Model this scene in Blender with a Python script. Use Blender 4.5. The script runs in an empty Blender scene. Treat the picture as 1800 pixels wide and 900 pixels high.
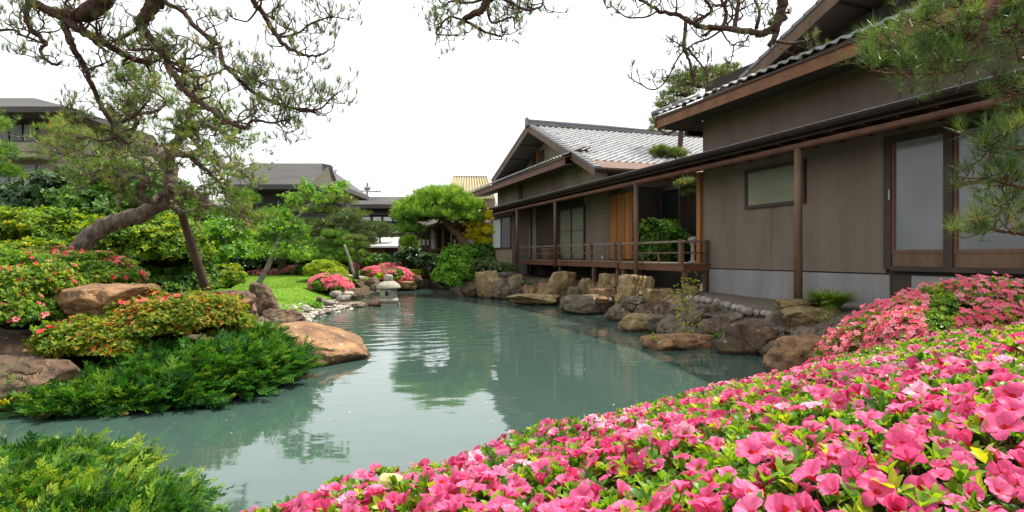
import bpy, math, random
import numpy as np
from mathutils import Vector, Matrix, noise

# ------------------------------------------------------------------ camera, world, sun, exposure
SC = bpy.context.scene
COL = SC.collection
EYE = 1.6            # eye height above the pond
FPX = 1050.0         # focal length in pixels of the 1800 px wide photograph
cam_data = bpy.data.cameras.new("camera")
cam_data.lens = 36.0 * FPX / 1800.0
cam_data.sensor_width = 36.0
cam_data.clip_start = 0.05
cam_data.clip_end = 2000.0
cam = bpy.data.objects.new("camera", cam_data)
cam.location = (0, 0, EYE)
cam.rotation_euler = (math.radians(90), 0, 0)
COL.objects.link(cam)
SC.camera = cam

SUN_EL, SUN_AZ = math.radians(60), math.radians(62)     # azimuth clockwise from +Y (view direction)
world = bpy.data.worlds.new("World")
SC.world = world
world.use_nodes = True
nt = world.node_tree
nt.nodes.clear()
n_out = nt.nodes.new('ShaderNodeOutputWorld')
n_bg = nt.nodes.new('ShaderNodeBackground')
n_sky = nt.nodes.new('ShaderNodeTexSky')
n_sky.sky_type = 'NISHITA'
n_sky.sun_disc = False
n_sky.sun_elevation = SUN_EL
n_sky.sun_rotation = SUN_AZ
n_sky.air_density = 1.0
n_sky.dust_density = 4.0
n_mix = nt.nodes.new('ShaderNodeMix')
n_mix.data_type = 'RGBA'
n_mix.inputs[0].default_value = 0.8       # thin bright overcast over the blue
n_mix.inputs[7].default_value = (9.8, 10.0, 9.9, 1)
nt.links.new(n_sky.outputs[0], n_mix.inputs[6])
nt.links.new(n_mix.outputs[2], n_bg.inputs[0])
n_bg.inputs[1].default_value = 0.13
nt.links.new(n_bg.outputs[0], n_out.inputs[0])

sun_data = bpy.data.lights.new("sun", 'SUN')
sun_data.energy = 5.0
sun_data.angle = math.radians(0.8)
sun_data.color = (1.0, 0.93, 0.80)
sun = bpy.data.objects.new("sun", sun_data)
sd = Vector((math.sin(SUN_AZ) * math.cos(SUN_EL), math.cos(SUN_AZ) * math.cos(SUN_EL), math.sin(SUN_EL)))
sun.rotation_euler = sd.to_track_quat('Z', 'Y').to_euler()
sun.location = (20, 10, 40)
COL.objects.link(sun)

SC.view_settings.view_transform = 'Standard'
SC.view_settings.look = 'None'
SC.view_settings.exposure = 0.42
SC.view_settings.gamma = 1.0
SC.render.engine = 'CYCLES'
SC.cycles.max_bounces = 6
SC.cycles.diffuse_bounces = 3
SC.cycles.glossy_bounces = 3
SC.cycles.transmission_bounces = 3
SC.cycles.transparent_max_bounces = 4
SC.cycles.caustics_reflective = False
SC.cycles.caustics_refractive = False
SC.cycles.use_denoising = True

# ------------------------------------------------------------------ projection and facade frames
def P(px, py, Y):
    return np.array([(px - 900) / FPX * Y, Y, EYE - (py - 450) / FPX * Y])

D1 = np.array([-0.3244, 0.9459, 0.0])     # along the house front, away from the camera
DN = np.array([0.9459, 0.3244, 0.0])      # into the house
E0 = np.array([5.15, 10.76, 0.0])
def H(s, w, z):
    p = E0 + s * D1 + w * DN
    return np.array([p[0], p[1], z])
def hs(px, w):
    k = (px - 900) / FPX
    b = E0 + w * DN
    return (k * b[1] - b[0]) / (D1[0] - k * D1[1])
def hz(px, py, w):
    return EYE - (py - 450) / FPX * H(hs(px, w), w, 0)[1]

# ------------------------------------------------------------------ object helpers
def tag(o, label=None, cat=None, group=None, kind=None):
    if label: o['label'] = label
    if cat: o['category'] = cat
    if group: o['group'] = group
    if kind: o['kind'] = kind
    return o

def thing(name, label, cat, loc=(0, 0, 0), group=None):
    o = bpy.data.objects.new(name, None)
    o.empty_display_size = 0.2
    COL.objects.link(o)
    o.location = [float(c) for c in loc]
    return tag(o, label, cat, group)

def attach(o, parent):
    if parent is not None:
        o.parent = parent
        m = parent.get('_w')
        if parent.type == 'EMPTY':
            o.matrix_parent_inverse = Matrix.Translation(-Vector(parent.location))

def mesh_from_arrays(name, V, loops, starts, mats, mi=None, smooth=False, rnd=None):
    me = bpy.data.meshes.new(name)
    V = np.asarray(V, np.float32)
    nf = len(starts)
    me.vertices.add(len(V)); me.vertices.foreach_set('co', V.ravel())
    me.loops.add(len(loops)); me.loops.foreach_set('vertex_index', np.asarray(loops, np.int32))
    me.polygons.add(nf); me.polygons.foreach_set('loop_start', np.asarray(starts, np.int32))
    for m in mats: me.materials.append(m)
    if mi is not None: me.polygons.foreach_set('material_index', np.asarray(mi, np.int32))
    me.polygons.foreach_set('use_smooth', np.full(nf, bool(smooth)))
    if rnd is not None:
        a = me.attributes.new('rnd', 'FLOAT', 'FACE')
        a.data.foreach_set('value', np.asarray(rnd, np.float32))
    me.update(calc_edges=True)
    return me

def link(name, me, parent=None):
    o = bpy.data.objects.new(name, me)
    COL.objects.link(o)
    attach(o, parent)
    return o

class MB:
    """collects polygons in world space and links them as one mesh object"""
    def __init__(self):
        self.v, self.f, self.m = [], [], []
    def poly(self, pts, m=0):
        b = len(self.v)
        self.v += [tuple(p) for p in pts]
        self.f.append(list(range(b, b + len(pts)))); self.m.append(m)
        return self
    def hexa(self, a, m=0):
        """8 points: bottom ring 0-3, top ring 4-7"""
        b = len(self.v)
        self.v += [tuple(p) for p in a]
        for q in ((0, 3, 2, 1), (4, 5, 6, 7), (0, 1, 5, 4), (1, 2, 6, 5), (2, 3, 7, 6), (3, 0, 4, 7)):
            self.f.append([b + i for i in q]); self.m.append(m)
        return self
    def box(self, x0, x1, y0, y1, z0, z1, m=0):
        return self.hexa([(x0, y0, z0), (x1, y0, z0), (x1, y1, z0), (x0, y1, z0),
                          (x0, y0, z1), (x1, y0, z1), (x1, y1, z1), (x0, y1, z1)], m)
    def hbox(self, s0, s1, w0, w1, z0, z1, m=0):
        return self.hexa([H(s0, w0, z0), H(s0, w1, z0), H(s1, w1, z0), H(s1, w0, z0),
                          H(s0, w0, z1), H(s0, w1, z1), H(s1, w1, z1), H(s1, w0, z1)], m)
    def plate(self, q, d, m=0):
        q = [np.asarray(p, float) for p in q]; d = np.asarray(d, float)
        return self.hexa([p - d for p in q] + list(q), m)
    def tube(self, pts, rad, n=6, m=0, cap=True):
        pts = np.asarray(pts, float); k = len(pts)
        rad = np.full(k, rad) if np.isscalar(rad) else np.asarray(rad, float)
        t = np.gradient(pts, axis=0); t /= np.linalg.norm(t, axis=1)[:, None] + 1e-9
        ref = np.array([0, 0, 1.0]) if abs(t[0][2]) < .9 else np.array([1.0, 0, 0])
        b = len(self.v); u = np.cross(t[0], ref); u /= np.linalg.norm(u)
        ang = np.arange(n) * 2 * math.pi / n
        for i in range(k):
            u = u - t[i] * np.dot(u, t[i]); u /= np.linalg.norm(u) + 1e-9
            w = np.cross(t[i], u)
            for a in ang: self.v.append(tuple(pts[i] + rad[i] * (math.cos(a) * u + math.sin(a) * w)))
        for i in range(k - 1):
            for j in range(n):
                j2 = (j + 1) % n
                self.f.append([b + i * n + j, b + i * n + j2, b + (i + 1) * n + j2, b + (i + 1) * n + j]); self.m.append(m)
        if cap:
            self.f.append([b + j for j in range(n)][::-1]); self.m.append(m)
            self.f.append([b + (k - 1) * n + j for j in range(n)]); self.m.append(m)
        return self
    def lathe(self, c, prof, n=12, m=0, wob=0.0):
        b = len(self.v)
        for i, (r, z) in enumerate(prof):
            for j in range(n):
                a = 2 * math.pi * j / n
                rr = r * (1 + wob * math.sin(3 * a + i))
                self.v.append((c[0] + rr * math.cos(a), c[1] + rr * math.sin(a), c[2] + z))
        for i in range(len(prof) - 1):
            for j in range(n):
                j2 = (j + 1) % n
                self.f.append([b + i * n + j, b + i * n + j2, b + (i + 1) * n + j2, b + (i + 1) * n + j]); self.m.append(m)
        self.f.append([b + j for j in range(n)][::-1]); self.m.append(m)
        self.f.append([b + (len(prof) - 1) * n + j for j in range(n)]); self.m.append(m)
        return self
    def build(self, name, mat, parent=None, smooth=False, bevel=0.0):
        mats = mat if isinstance(mat, (list, tuple)) else [mat]
        loops = [i for f in self.f for i in f]
        starts = np.cumsum([0] + [len(f) for f in self.f[:-1]])
        me = mesh_from_arrays(name, np.array(self.v), loops, starts, mats, self.m, smooth)
        o = link(name, me, parent)
        if bevel:
            md = o.modifiers.new('bevel', 'BEVEL'); md.width = bevel; md.segments = 2
            md.limit_method = 'ANGLE'
        return o

# ------------------------------------------------------------------ materials
def nodes_of(name):
    m = bpy.data.materials.new(name); m.use_nodes = True
    t = m.node_tree
    return m, t, t.nodes['Principled BSDF']

def surf(name, c1, c2=None, scale=4.0, rough=0.7, bump=0.0, bscale=None, stretch=(1, 1, 1), metal=0.0, spec=0.4, detail=6, c3=None, rnd=0.0, rot=None):
    """noise-mottled surface with bump; rnd adds per-object lightness variation"""
    m, t, b = nodes_of(name)
    N, L = t.nodes.new, t.links.new
    tc = N('ShaderNodeTexCoord'); mp = N('ShaderNodeMapping')
    mp.inputs['Scale'].default_value = stretch
    if rot: mp.inputs['Rotation'].default_value = rot
    L(tc.outputs['Object'], mp.inputs[0])
    n1 = N('ShaderNodeTexNoise'); n1.inputs['Scale'].default_value = scale; n1.inputs['Detail'].default_value = detail
    n1.inputs['Roughness'].default_value = .6
    L(mp.outputs[0], n1.inputs[0])
    cr = N('ShaderNodeValToRGB')
    c2 = c2 or tuple(x * .7 for x in c1)
    cr.color_ramp.elements[0].position = .32; cr.color_ramp.elements[1].position = .68
    cr.color_ramp.elements[0].color = (*c2, 1); cr.color_ramp.elements[1].color = (*c1, 1)
    if c3:
        e = cr.color_ramp.elements.new(.55); e.color = (*c3, 1)
    L(n1.outputs[0], cr.inputs[0])
    out = cr.outputs[0]
    if rnd:
        oi = N('ShaderNodeObjectInfo'); hsv = N('ShaderNodeHueSaturation')
        mr = N('ShaderNodeMapRange'); mr.inputs[3].default_value = 1 - rnd; mr.inputs[4].default_value = 1 + rnd
        L(oi.outputs['Random'], mr.inputs[0]); L(mr.outputs[0], hsv.inputs['Value']); L(out, hsv.inputs['Color'])
        out = hsv.outputs[0]
    L(out, b.inputs['Base Color'])
    b.inputs['Roughness'].default_value = rough; b.inputs['Metallic'].default_value = metal
    b.inputs['Specular IOR Level'].default_value = spec
    if bump:
        n2 = N('ShaderNodeTexNoise'); n2.inputs['Scale'].default_value = bscale or scale * 3; n2.inputs['Detail'].default_value = 8
        L(mp.outputs[0], n2.inputs[0])
        bp = N('ShaderNodeBump'); bp.inputs['Strength'].default_value = bump; bp.inputs['Distance'].default_value = .04
        L(n2.outputs[0], bp.inputs['Height']); L(bp.outputs[0], b.inputs['Normal'])
    return m

def leafmat(name, stops, trans=0.35, rough=0.5, spec=0.35, tcol=None, patch=0.0, pscale=1.2):
    """leaf or petal: colour picked by the per-leaf number 'rnd', part of the light passes through"""
    m, t, b = nodes_of(name)
    N, L = t.nodes.new, t.links.new
    at = N('ShaderNodeAttribute'); at.attribute_name = 'rnd'
    oi = N('ShaderNodeObjectInfo')
    ad = N('ShaderNodeMath'); ad.operation = 'ADD'; L(at.outputs['Fac'], ad.inputs[0])
    sc = N('ShaderNodeMath'); sc.operation = 'MULTIPLY'; sc.inputs[1].default_value = 0.0
    L(oi.outputs['Random'], sc.inputs[0]); L(sc.outputs[0], ad.inputs[1])
    fac = ad.outputs[0]
    if patch:
        tc = N('ShaderNodeTexCoord'); nz = N('ShaderNodeTexNoise'); nz.inputs['Scale'].default_value = pscale
        L(tc.outputs['Object'], nz.inputs[0])
        mr = N('ShaderNodeMapRange'); mr.inputs[1].default_value = .3; mr.inputs[2].default_value = .7
        mr.inputs[3].default_value = -patch; mr.inputs[4].default_value = patch
        L(nz.outputs[0], mr.inputs[0])
        a2 = N('ShaderNodeMath'); a2.operation = 'ADD'; L(fac, a2.inputs[0]); L(mr.outputs[0], a2.inputs[1]); fac = a2.outputs[0]
    cr = N('ShaderNodeValToRGB')
    el = cr.color_ramp.elements
    while len(el) > 1: el.remove(el[-1])
    for i, (p, c) in enumerate(stops):
        e = el[0] if i == 0 else el.new(p)
        e.position = p; e.color = (*c, 1)
    L(fac, cr.inputs[0])
    L(cr.outputs[0], b.inputs['Base Color'])
    b.inputs['Roughness'].default_value = rough; b.inputs['Specular IOR Level'].default_value = spec
    if trans:
        tr = N('ShaderNodeBsdfTranslucent'); mx = N('ShaderNodeMixShader'); mx.inputs[0].default_value = trans
        if tcol:
            mc = N('ShaderNodeMix'); mc.data_type = 'RGBA'; mc.blend_type = 'MULTIPLY'; mc.inputs[0].default_value = 1
            mc.inputs[7].default_value = (*tcol, 1); L(cr.outputs[0], mc.inputs[6]); L(mc.outputs[2], tr.inputs[0])
        else: L(cr.outputs[0], tr.inputs[0])
        L(b.outputs[0], mx.inputs[1]); L(tr.outputs[0], mx.inputs[2])
        L(mx.outputs[0], t.nodes['Material Output'].inputs[0])
    return m

YT = (1.7, 1.5, .5)
M = {}
M['leaf_azalea'] = leafmat('azalea leaf', [(0, (.03, .10, .012)), (.5, (.10, .23, .02)), (.85, (.22, .36, .03)), (1, (.38, .40, .04))], .45, .4, .4, YT, .2, 2)
M['leaf_bed'] = leafmat('fresh azalea leaf', [(0, (.04, .13, .012)), (.5, (.14, .30, .02)), (.88, (.26, .40, .03)), (1, (.44, .48, .04))], .45, .4, .4, YT, .2, 2)
M['coral_warm'] = leafmat('salmon red petal', [(0, (.76, .07, .07)), (.5, (.86, .16, .17)), (1, (.92, .30, .34))], .35, .55, .25, None)
M['leaf_orange'] = leafmat('azalea leaf turning orange', [(0, (.05, .14, .012)), (.4, (.15, .27, .02)), (.7, (.30, .36, .025)), (.9, (.42, .32, .03)), (1, (.46, .16, .04))], .4, .45, .35, (1.5, 1.2, .5), .35, 2.5)
M['leaf_lime'] = leafmat('lime leaf', [(0, (.10, .20, .01)), (.5, (.26, .38, .012)), (1, (.46, .50, .02))], .4, .5, .3, YT, .15)
M['leaf_yellow'] = leafmat('yellow shrub leaf', [(0, (.03, .09, .01)), (.45, (.10, .20, .012)), (.8, (.19, .32, .015)), (1, (.37, .39, .02))], .4, .5, .3, YT, .25, 1.6)
M['leaf_mid'] = leafmat('mid green leaf', [(0, (.02, .07, .012)), (.5, (.065, .17, .02)), (1, (.17, .29, .03))], .35, .5, .35, YT, .2)
M['leaf_bright'] = leafmat('bright young leaf', [(0, (.05, .16, .015)), (.5, (.12, .30, .025)), (1, (.26, .42, .04))], .45, .45, .35, YT, .15)
M['leaf_dark'] = leafmat('dark glossy leaf', [(0, (.012, .04, .012)), (.6, (.03, .08, .02)), (1, (.07, .14, .03))], .2, .4, .4, YT, .15)
M['leaf_gold'] = leafmat('golden maple leaf', [(0, (.38, .42, .02)), (.5, (.60, .58, .02)), (1, (.74, .66, .04))], .55, .5, .3, (1.3, 1.1, .6), .1)
M['needle'] = leafmat('pine needle', [(0, (.04, .08, .02)), (.5, (.11, .18, .04)), (.9, (.20, .27, .07)), (1, (.36, .28, .10))], .25, .4, .45, YT, .2, 1.5)
M['needle_fresh'] = leafmat('fresh pine needle', [(0, (.035, .10, .015)), (.5, (.09, .22, .03)), (1, (.20, .34, .05))], .3, .4, .4, YT, .2, 1.2)
M['needle_blue'] = leafmat('dull pine needle', [(0, (.03, .06, .025)), (.5, (.07, .12, .045)), (1, (.14, .18, .06))], .25, .45, .4, YT, .2, 1.0)
M['needle_lime'] = leafmat('young yellow green needle', [(0, (.06, .15, .02)), (.5, (.16, .32, .035)), (1, (.30, .46, .06))], .35, .4, .4, YT, .2, 1.0)
M['needle_right'] = leafmat('long pine needle', [(0, (.03, .08, .015)), (.5, (.07, .17, .03)), (.88, (.16, .27, .05)), (1, (.42, .34, .13))], .3, .4, .4, YT, .2, 1.2)
M['needle_young'] = leafmat('soft pine needle', [(0, (.05, .11, .02)), (.5, (.13, .24, .04)), (.9, (.24, .34, .07)), (1, (.38, .30, .10))], .35, .4, .4, YT, .2, 1.5)
M['dead'] = leafmat('dead brown frond', [(0, (.10, .05, .02)), (1, (.28, .17, .06))], .2, .7)
M['bud'] = leafmat('pine candle bud', [(0, (.16, .10, .05)), (1, (.30, .22, .10))], 0, .7)
M['juniper'] = leafmat('juniper frond', [(0, (.012, .06, .014)), (.5, (.045, .17, .022)), (.85, (.11, .28, .03)), (1, (.20, .34, .05))], .3, .5, .35, (1.5, 1.4, .6), .25, 2.2)
M['juniper_bright'] = leafmat('young juniper frond', [(0, (.012, .06, .010)), (.45, (.045, .17, .018)), (.8, (.14, .30, .02)), (1, (.32, .42, .04))], .3, .5, .35, (1.5, 1.4, .6), .3, 2.2)  # yellower frond colours than the other junipers have
M['petal'] = leafmat('pink petal', [(0, (.68, .045, .17)), (.5, (.82, .12, .31)), (.85, (.88, .26, .47)), (1, (.92, .50, .64))], .4, .5, .25, None)
M['throat'] = leafmat('red spotted throat', [(0, (.62, .015, .03)), (1, (.72, .06, .05))], .3, .55, .25, None)
M['coral'] = leafmat('coral petal', [(0, (.86, .10, .18)), (.5, (.92, .21, .32)), (1, (.95, .40, .50))], .45, .55, .25, None)
M['stamen'] = surf('stamen', (.75, .15, .25), (.6, .08, .15), 20, .6)
M['anther'] = surf('anther', (.03, .01, .02), None, 20, .6)
M['stem'] = surf('red brown twig', (.20, .08, .04), (.10, .05, .02), 15, .7)
M['core'] = surf('painted inner shade', (.018, .028, .008), (.022, .015, .007), 30, 1.0, .8, 60, spec=.0)  # dark solid core; the shade inside the bushes is put into its colour
M['bark_pine'] = surf('pine bark', (.26, .20, .17), (.07, .05, .04), 14, .9, 1.0, 22, (1, 1, .55), spec=.2)
M['bark_dark'] = surf('dark pine bough', (.13, .082, .062), (.045, .028, .022), 18, .9, .9, 30, spec=.2)
M['bark_red'] = surf('red pine bark', (.15, .075, .05), (.06, .032, .02), 14, .85, .8, 22, spec=.2)
M['bark_grey'] = surf('smooth grey bark', (.24, .25, .17), (.12, .12, .08), 6, .8, .3, spec=.2)
M['pole'] = surf('weathered pole', (.075, .045, .028), (.03, .018, .012), 6, .8, .4, 30, (1, 1, .2))
M['rock_o'] = surf('ochre rock', (.40, .235, .115), (.13, .075, .045), 2.6, .85, .9, 9, c3=(.28, .155, .08), spec=.25, rnd=.12, stretch=(1, 1, 1.6))
M['rock_b'] = surf('brown rock', (.27, .17, .105), (.075, .048, .034), 3.0, .8, 1.0, 9, c3=(.12, .075, .05), spec=.3, rnd=.12)
M['rock_g'] = surf('grey brown rock', (.34, .265, .19), (.11, .085, .06), 3.0, .85, .9, 10, c3=(.17, .13, .10), spec=.25, rnd=.15)
M['rock_y'] = surf('yellow lichen rock', (.44, .32, .15), (.17, .12, .06), 2.8, .85, .9, 10, c3=(.25, .175, .09), spec=.25, rnd=.12)
M['cobble'] = surf('pale cobble', (.38, .34, .29), (.18, .16, .14), 5, .7, .3, spec=.3, rnd=.3)
M['lantern'] = surf('weathered granite', (.46, .43, .37), (.25, .22, .17), 14, .9, .5, 40, spec=.2)
M['soil'] = surf('garden soil', (.115, .085, .055), (.045, .035, .022), 3, .95, .8, 14, spec=.15)
M['gravel'] = surf('grey gravel', (.20, .165, .135), (.08, .065, .05), 26, .9, .9, 40, spec=.2)
M['pebble'] = leafmat('washed pebbles', [(0, (.10, .085, .07)), (.5, (.27, .235, .195)), (1, (.56, .52, .46))], 0, .75, .3)
M['lawn'] = surf('mown lawn', (.13, .24, .018), (.07, .15, .012), 1.1, .9, .4, 60, spec=.15)
M['grass'] = leafmat('grass blade', [(0, (.08, .20, .012)), (1, (.22, .38, .03))], .35, .6, .2, YT, .3, .6)
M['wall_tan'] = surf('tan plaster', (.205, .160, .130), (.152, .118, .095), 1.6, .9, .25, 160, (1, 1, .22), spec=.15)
M['wall_tan_l'] = surf('light tan plaster', (.27, .225, .17), (.20, .165, .125), 1.6, .9, .25, 160, (1, 1, .22), spec=.15)  # paler copy of the tan plaster, also for the middle house's lit walls
M['wall_grey'] = surf('grey painted concrete', (.30, .28, .285), (.20, .185, .185), 1.6, .8, .25, 60, (1, 1, .3), spec=.2)
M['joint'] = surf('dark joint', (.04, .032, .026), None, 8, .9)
M['timber_dk'] = surf('dark stained timber', (.055, .033, .022), (.03, .018, .012), 5, .65, .3, 30, (1, 1, 1))
M['timber'] = surf('brown timber', (.15, .085, .05), (.075, .042, .026), 4, .65, .3, 26, (1, 1, .3), rnd=.1)
M['timber_rd'] = surf('red brown timber', (.16, .06, .032), (.085, .032, .018), 4, .6, .3, 26, rnd=.1)
M['timber_or'] = surf('orange cedar board', (.36, .14, .032), (.20, .07, .016), 3, .55, .25, 22, (1, 1, .12), rnd=.12)
M['timber_fascia'] = surf('dark cedar fascia', (.20, .075, .020), (.11, .04, .012), 3, .6, .25, 22, rnd=.1)
M['timber_gr'] = surf('greyed deck timber', (.22, .16, .13), (.12, .085, .065), 4, .75, .3, 26, rnd=.12)
M['copper'] = surf('red brown metal roof', (.15, .075, .055), (.10, .05, .04), 2, .7, .1)
M['soffit'] = surf('soffit board', (.13, .105, .10), (.095, .075, .07), 2, .8, .15, 30)
M['gutter'] = surf('black gutter metal', (.026, .018, .014), (.016, .011, .009), 4, .8, .1, spec=.1)
M['tile'] = surf('silver grey roof tile', (.42, .415, .42), (.27, .265, .275), 6, .32, .15, 60, spec=.7, rnd=.2)
M['tile_dk'] = surf('dark ridge tile', (.17, .17, .185), (.09, .09, .10), 6, .4, .2, 50, spec=.6)
M['roof_far'] = surf('dark metal roof', (.075, .068, .066), (.045, .041, .04), 1.2, .6, .3, 6, (.2, 1, 1), spec=.35)
M['wall_black'] = surf('black stained boarding', (.028, .028, .032), (.018, .018, .02), 3, .7, .2)
M['wall_beige'] = surf('beige render', (.36, .315, .25), (.28, .245, .195), 1, .9, .1, spec=.15)
M['roof_white'] = surf('white sheet roof', (.62, .61, .58), (.5, .49, .47), 1.5, .6, .1)
M['roof_gold'] = surf('ochre tiled roof', (.50, .42, .24), (.34, .27, .14), 5, .5, .3)
M['curtain'] = surf('pale curtain', (.36, .38, .38), (.22, .24, .24), 3, .9, .3, 20, (6, 6, .3))
M['clay'] = surf('clay planter', (.25, .15, .09), (.16, .10, .06), 8, .8, .3)
M['metal_grey'] = surf('grey metal', (.35, .36, .37), None, 5, .5, .1, metal=.4)
M['yellow_leaf'] = surf('pale yellow leaf', (.72, .66, .22), (.60, .58, .16), 9, .5, .2)

def glass(name, col, rough=.04, spec=.6):
    m, t, b = nodes_of(name)
    N, L = t.nodes.new, t.links.new
    tc = N('ShaderNodeTexCoord'); nz = N('ShaderNodeTexNoise'); nz.inputs['Scale'].default_value = .8
    L(tc.outputs['Object'], nz.inputs[0])
    bp = N('ShaderNodeBump'); bp.inputs['Strength'].default_value = .04; bp.inputs['Distance'].default_value = .1
    L(nz.outputs[0], bp.inputs['Height']); L(bp.outputs[0], b.inputs['Normal'])
    b.inputs['Base Color'].default_value = (*col, 1)
    b.inputs['Roughness'].default_value = rough
    b.inputs['Specular IOR Level'].default_value = spec
    return m
M['glass_dk'] = glass('dark window glass', (.015, .018, .018))
M['glass_paper'] = glass('glass over white paper screen', (.17, .172, .185), .13, .45)
M['glass_green'] = glass('pale screen glass with painted reflection', (.20, .205, .15))  # pale screen behind, olive tint painted in for the mirrored trees
M['glass_pale'] = glass('pale glass', (.60, .66, .66), .2)  # bright only by its pale base colour

# boulders are darker and smoother where the pond wets them, mossy in places
for key in ('rock_o', 'rock_b', 'rock_g', 'rock_y'):
    t = M[key].node_tree; N, L = t.nodes.new, t.links.new; b = t.nodes['Principled BSDF']
    src = b.inputs['Base Color'].links[0].from_socket
    ge = N('ShaderNodeNewGeometry'); sx = N('ShaderNodeSeparateXYZ'); L(ge.outputs['Position'], sx.inputs[0])
    nz = N('ShaderNodeTexNoise'); nz.inputs['Scale'].default_value = 5; nz.inputs['Detail'].default_value = 4; L(ge.outputs['Position'], nz.inputs[0])
    ad = N('ShaderNodeMath'); ad.operation = 'MULTIPLY_ADD'; ad.inputs[1].default_value = -.12; L(nz.outputs[0], ad.inputs[0]); L(sx.outputs[2], ad.inputs[2])
    wet = N('ShaderNodeMapRange'); wet.inputs[1].default_value = -.02; wet.inputs[2].default_value = .03; wet.inputs[3].default_value = 1; wet.inputs[4].default_value = 0; L(ad.outputs[0], wet.inputs[0])
    # moss and lichen blotches
    n2 = N('ShaderNodeTexNoise'); n2.inputs['Scale'].default_value = 2.2; n2.inputs['Detail'].default_value = 6; L(ge.outputs['Position'], n2.inputs[0])
    mo = N('ShaderNodeMapRange'); mo.inputs[1].default_value = .56; mo.inputs[2].default_value = .66; mo.inputs[3].default_value = 0; mo.inputs[4].default_value = .6; L(n2.outputs[0], mo.inputs[0])
    m1 = N('ShaderNodeMix'); m1.data_type = 'RGBA'; m1.inputs[7].default_value = {'rock_o': (.20, .12, .07, 1), 'rock_y': (.24, .17, .055, 1)}.get(key, (.13, .12, .05, 1)); L(mo.outputs[0], m1.inputs[0]); L(src, m1.inputs[6])
    n3 = N('ShaderNodeTexNoise'); n3.inputs['Scale'].default_value = 7; n3.inputs['Detail'].default_value = 6; L(ge.outputs['Position'], n3.inputs[0])
    li = N('ShaderNodeMapRange'); li.inputs[1].default_value = .64; li.inputs[2].default_value = .68; li.inputs[3].default_value = 0; li.inputs[4].default_value = .55; L(n3.outputs[0], li.inputs[0])
    m3 = N('ShaderNodeMix'); m3.data_type = 'RGBA'; m3.inputs[7].default_value = (.38, .37, .31, 1); L(li.outputs[0], m3.inputs[0]); L(m1.outputs[2], m3.inputs[6])
    m2 = N('ShaderNodeMix'); m2.data_type = 'RGBA'; m2.blend_type = 'MULTIPLY'; m2.inputs[7].default_value = (.32, .30, .28, 1); L(wet.outputs[0], m2.inputs[0]); L(m3.outputs[2], m2.inputs[6])
    L(m2.outputs[2], b.inputs['Base Color'])
    # coarse cracks
    vo = N('ShaderNodeTexVoronoi'); vo.feature = 'DISTANCE_TO_EDGE'; vo.inputs['Scale'].default_value = 1.7
    wn = N('ShaderNodeTexNoise'); wn.inputs['Scale'].default_value = 3.0; wn.inputs['Detail'].default_value = 5; L(ge.outputs['Position'], wn.inputs[0])
    va = N('ShaderNodeMix'); va.data_type = 'RGBA'; va.inputs[0].default_value = .35; L(ge.outputs['Position'], va.inputs[6]); L(wn.outputs['Color'], va.inputs[7]); L(va.outputs[2], vo.inputs[0])
    cr_ = N('ShaderNodeMapRange'); cr_.inputs[1].default_value = 0; cr_.inputs[2].default_value = .035; L(vo.outputs[0], cr_.inputs[0])
    bp = N('ShaderNodeBump'); bp.inputs['Strength'].default_value = .8; bp.inputs['Distance'].default_value = .03
    old = b.inputs['Normal'].links[0].from_node; L(cr_.outputs[0], bp.inputs['Height']); L(bp.outputs[0], old.inputs['Normal'])
    old.inputs['Distance'].default_value = .06

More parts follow.
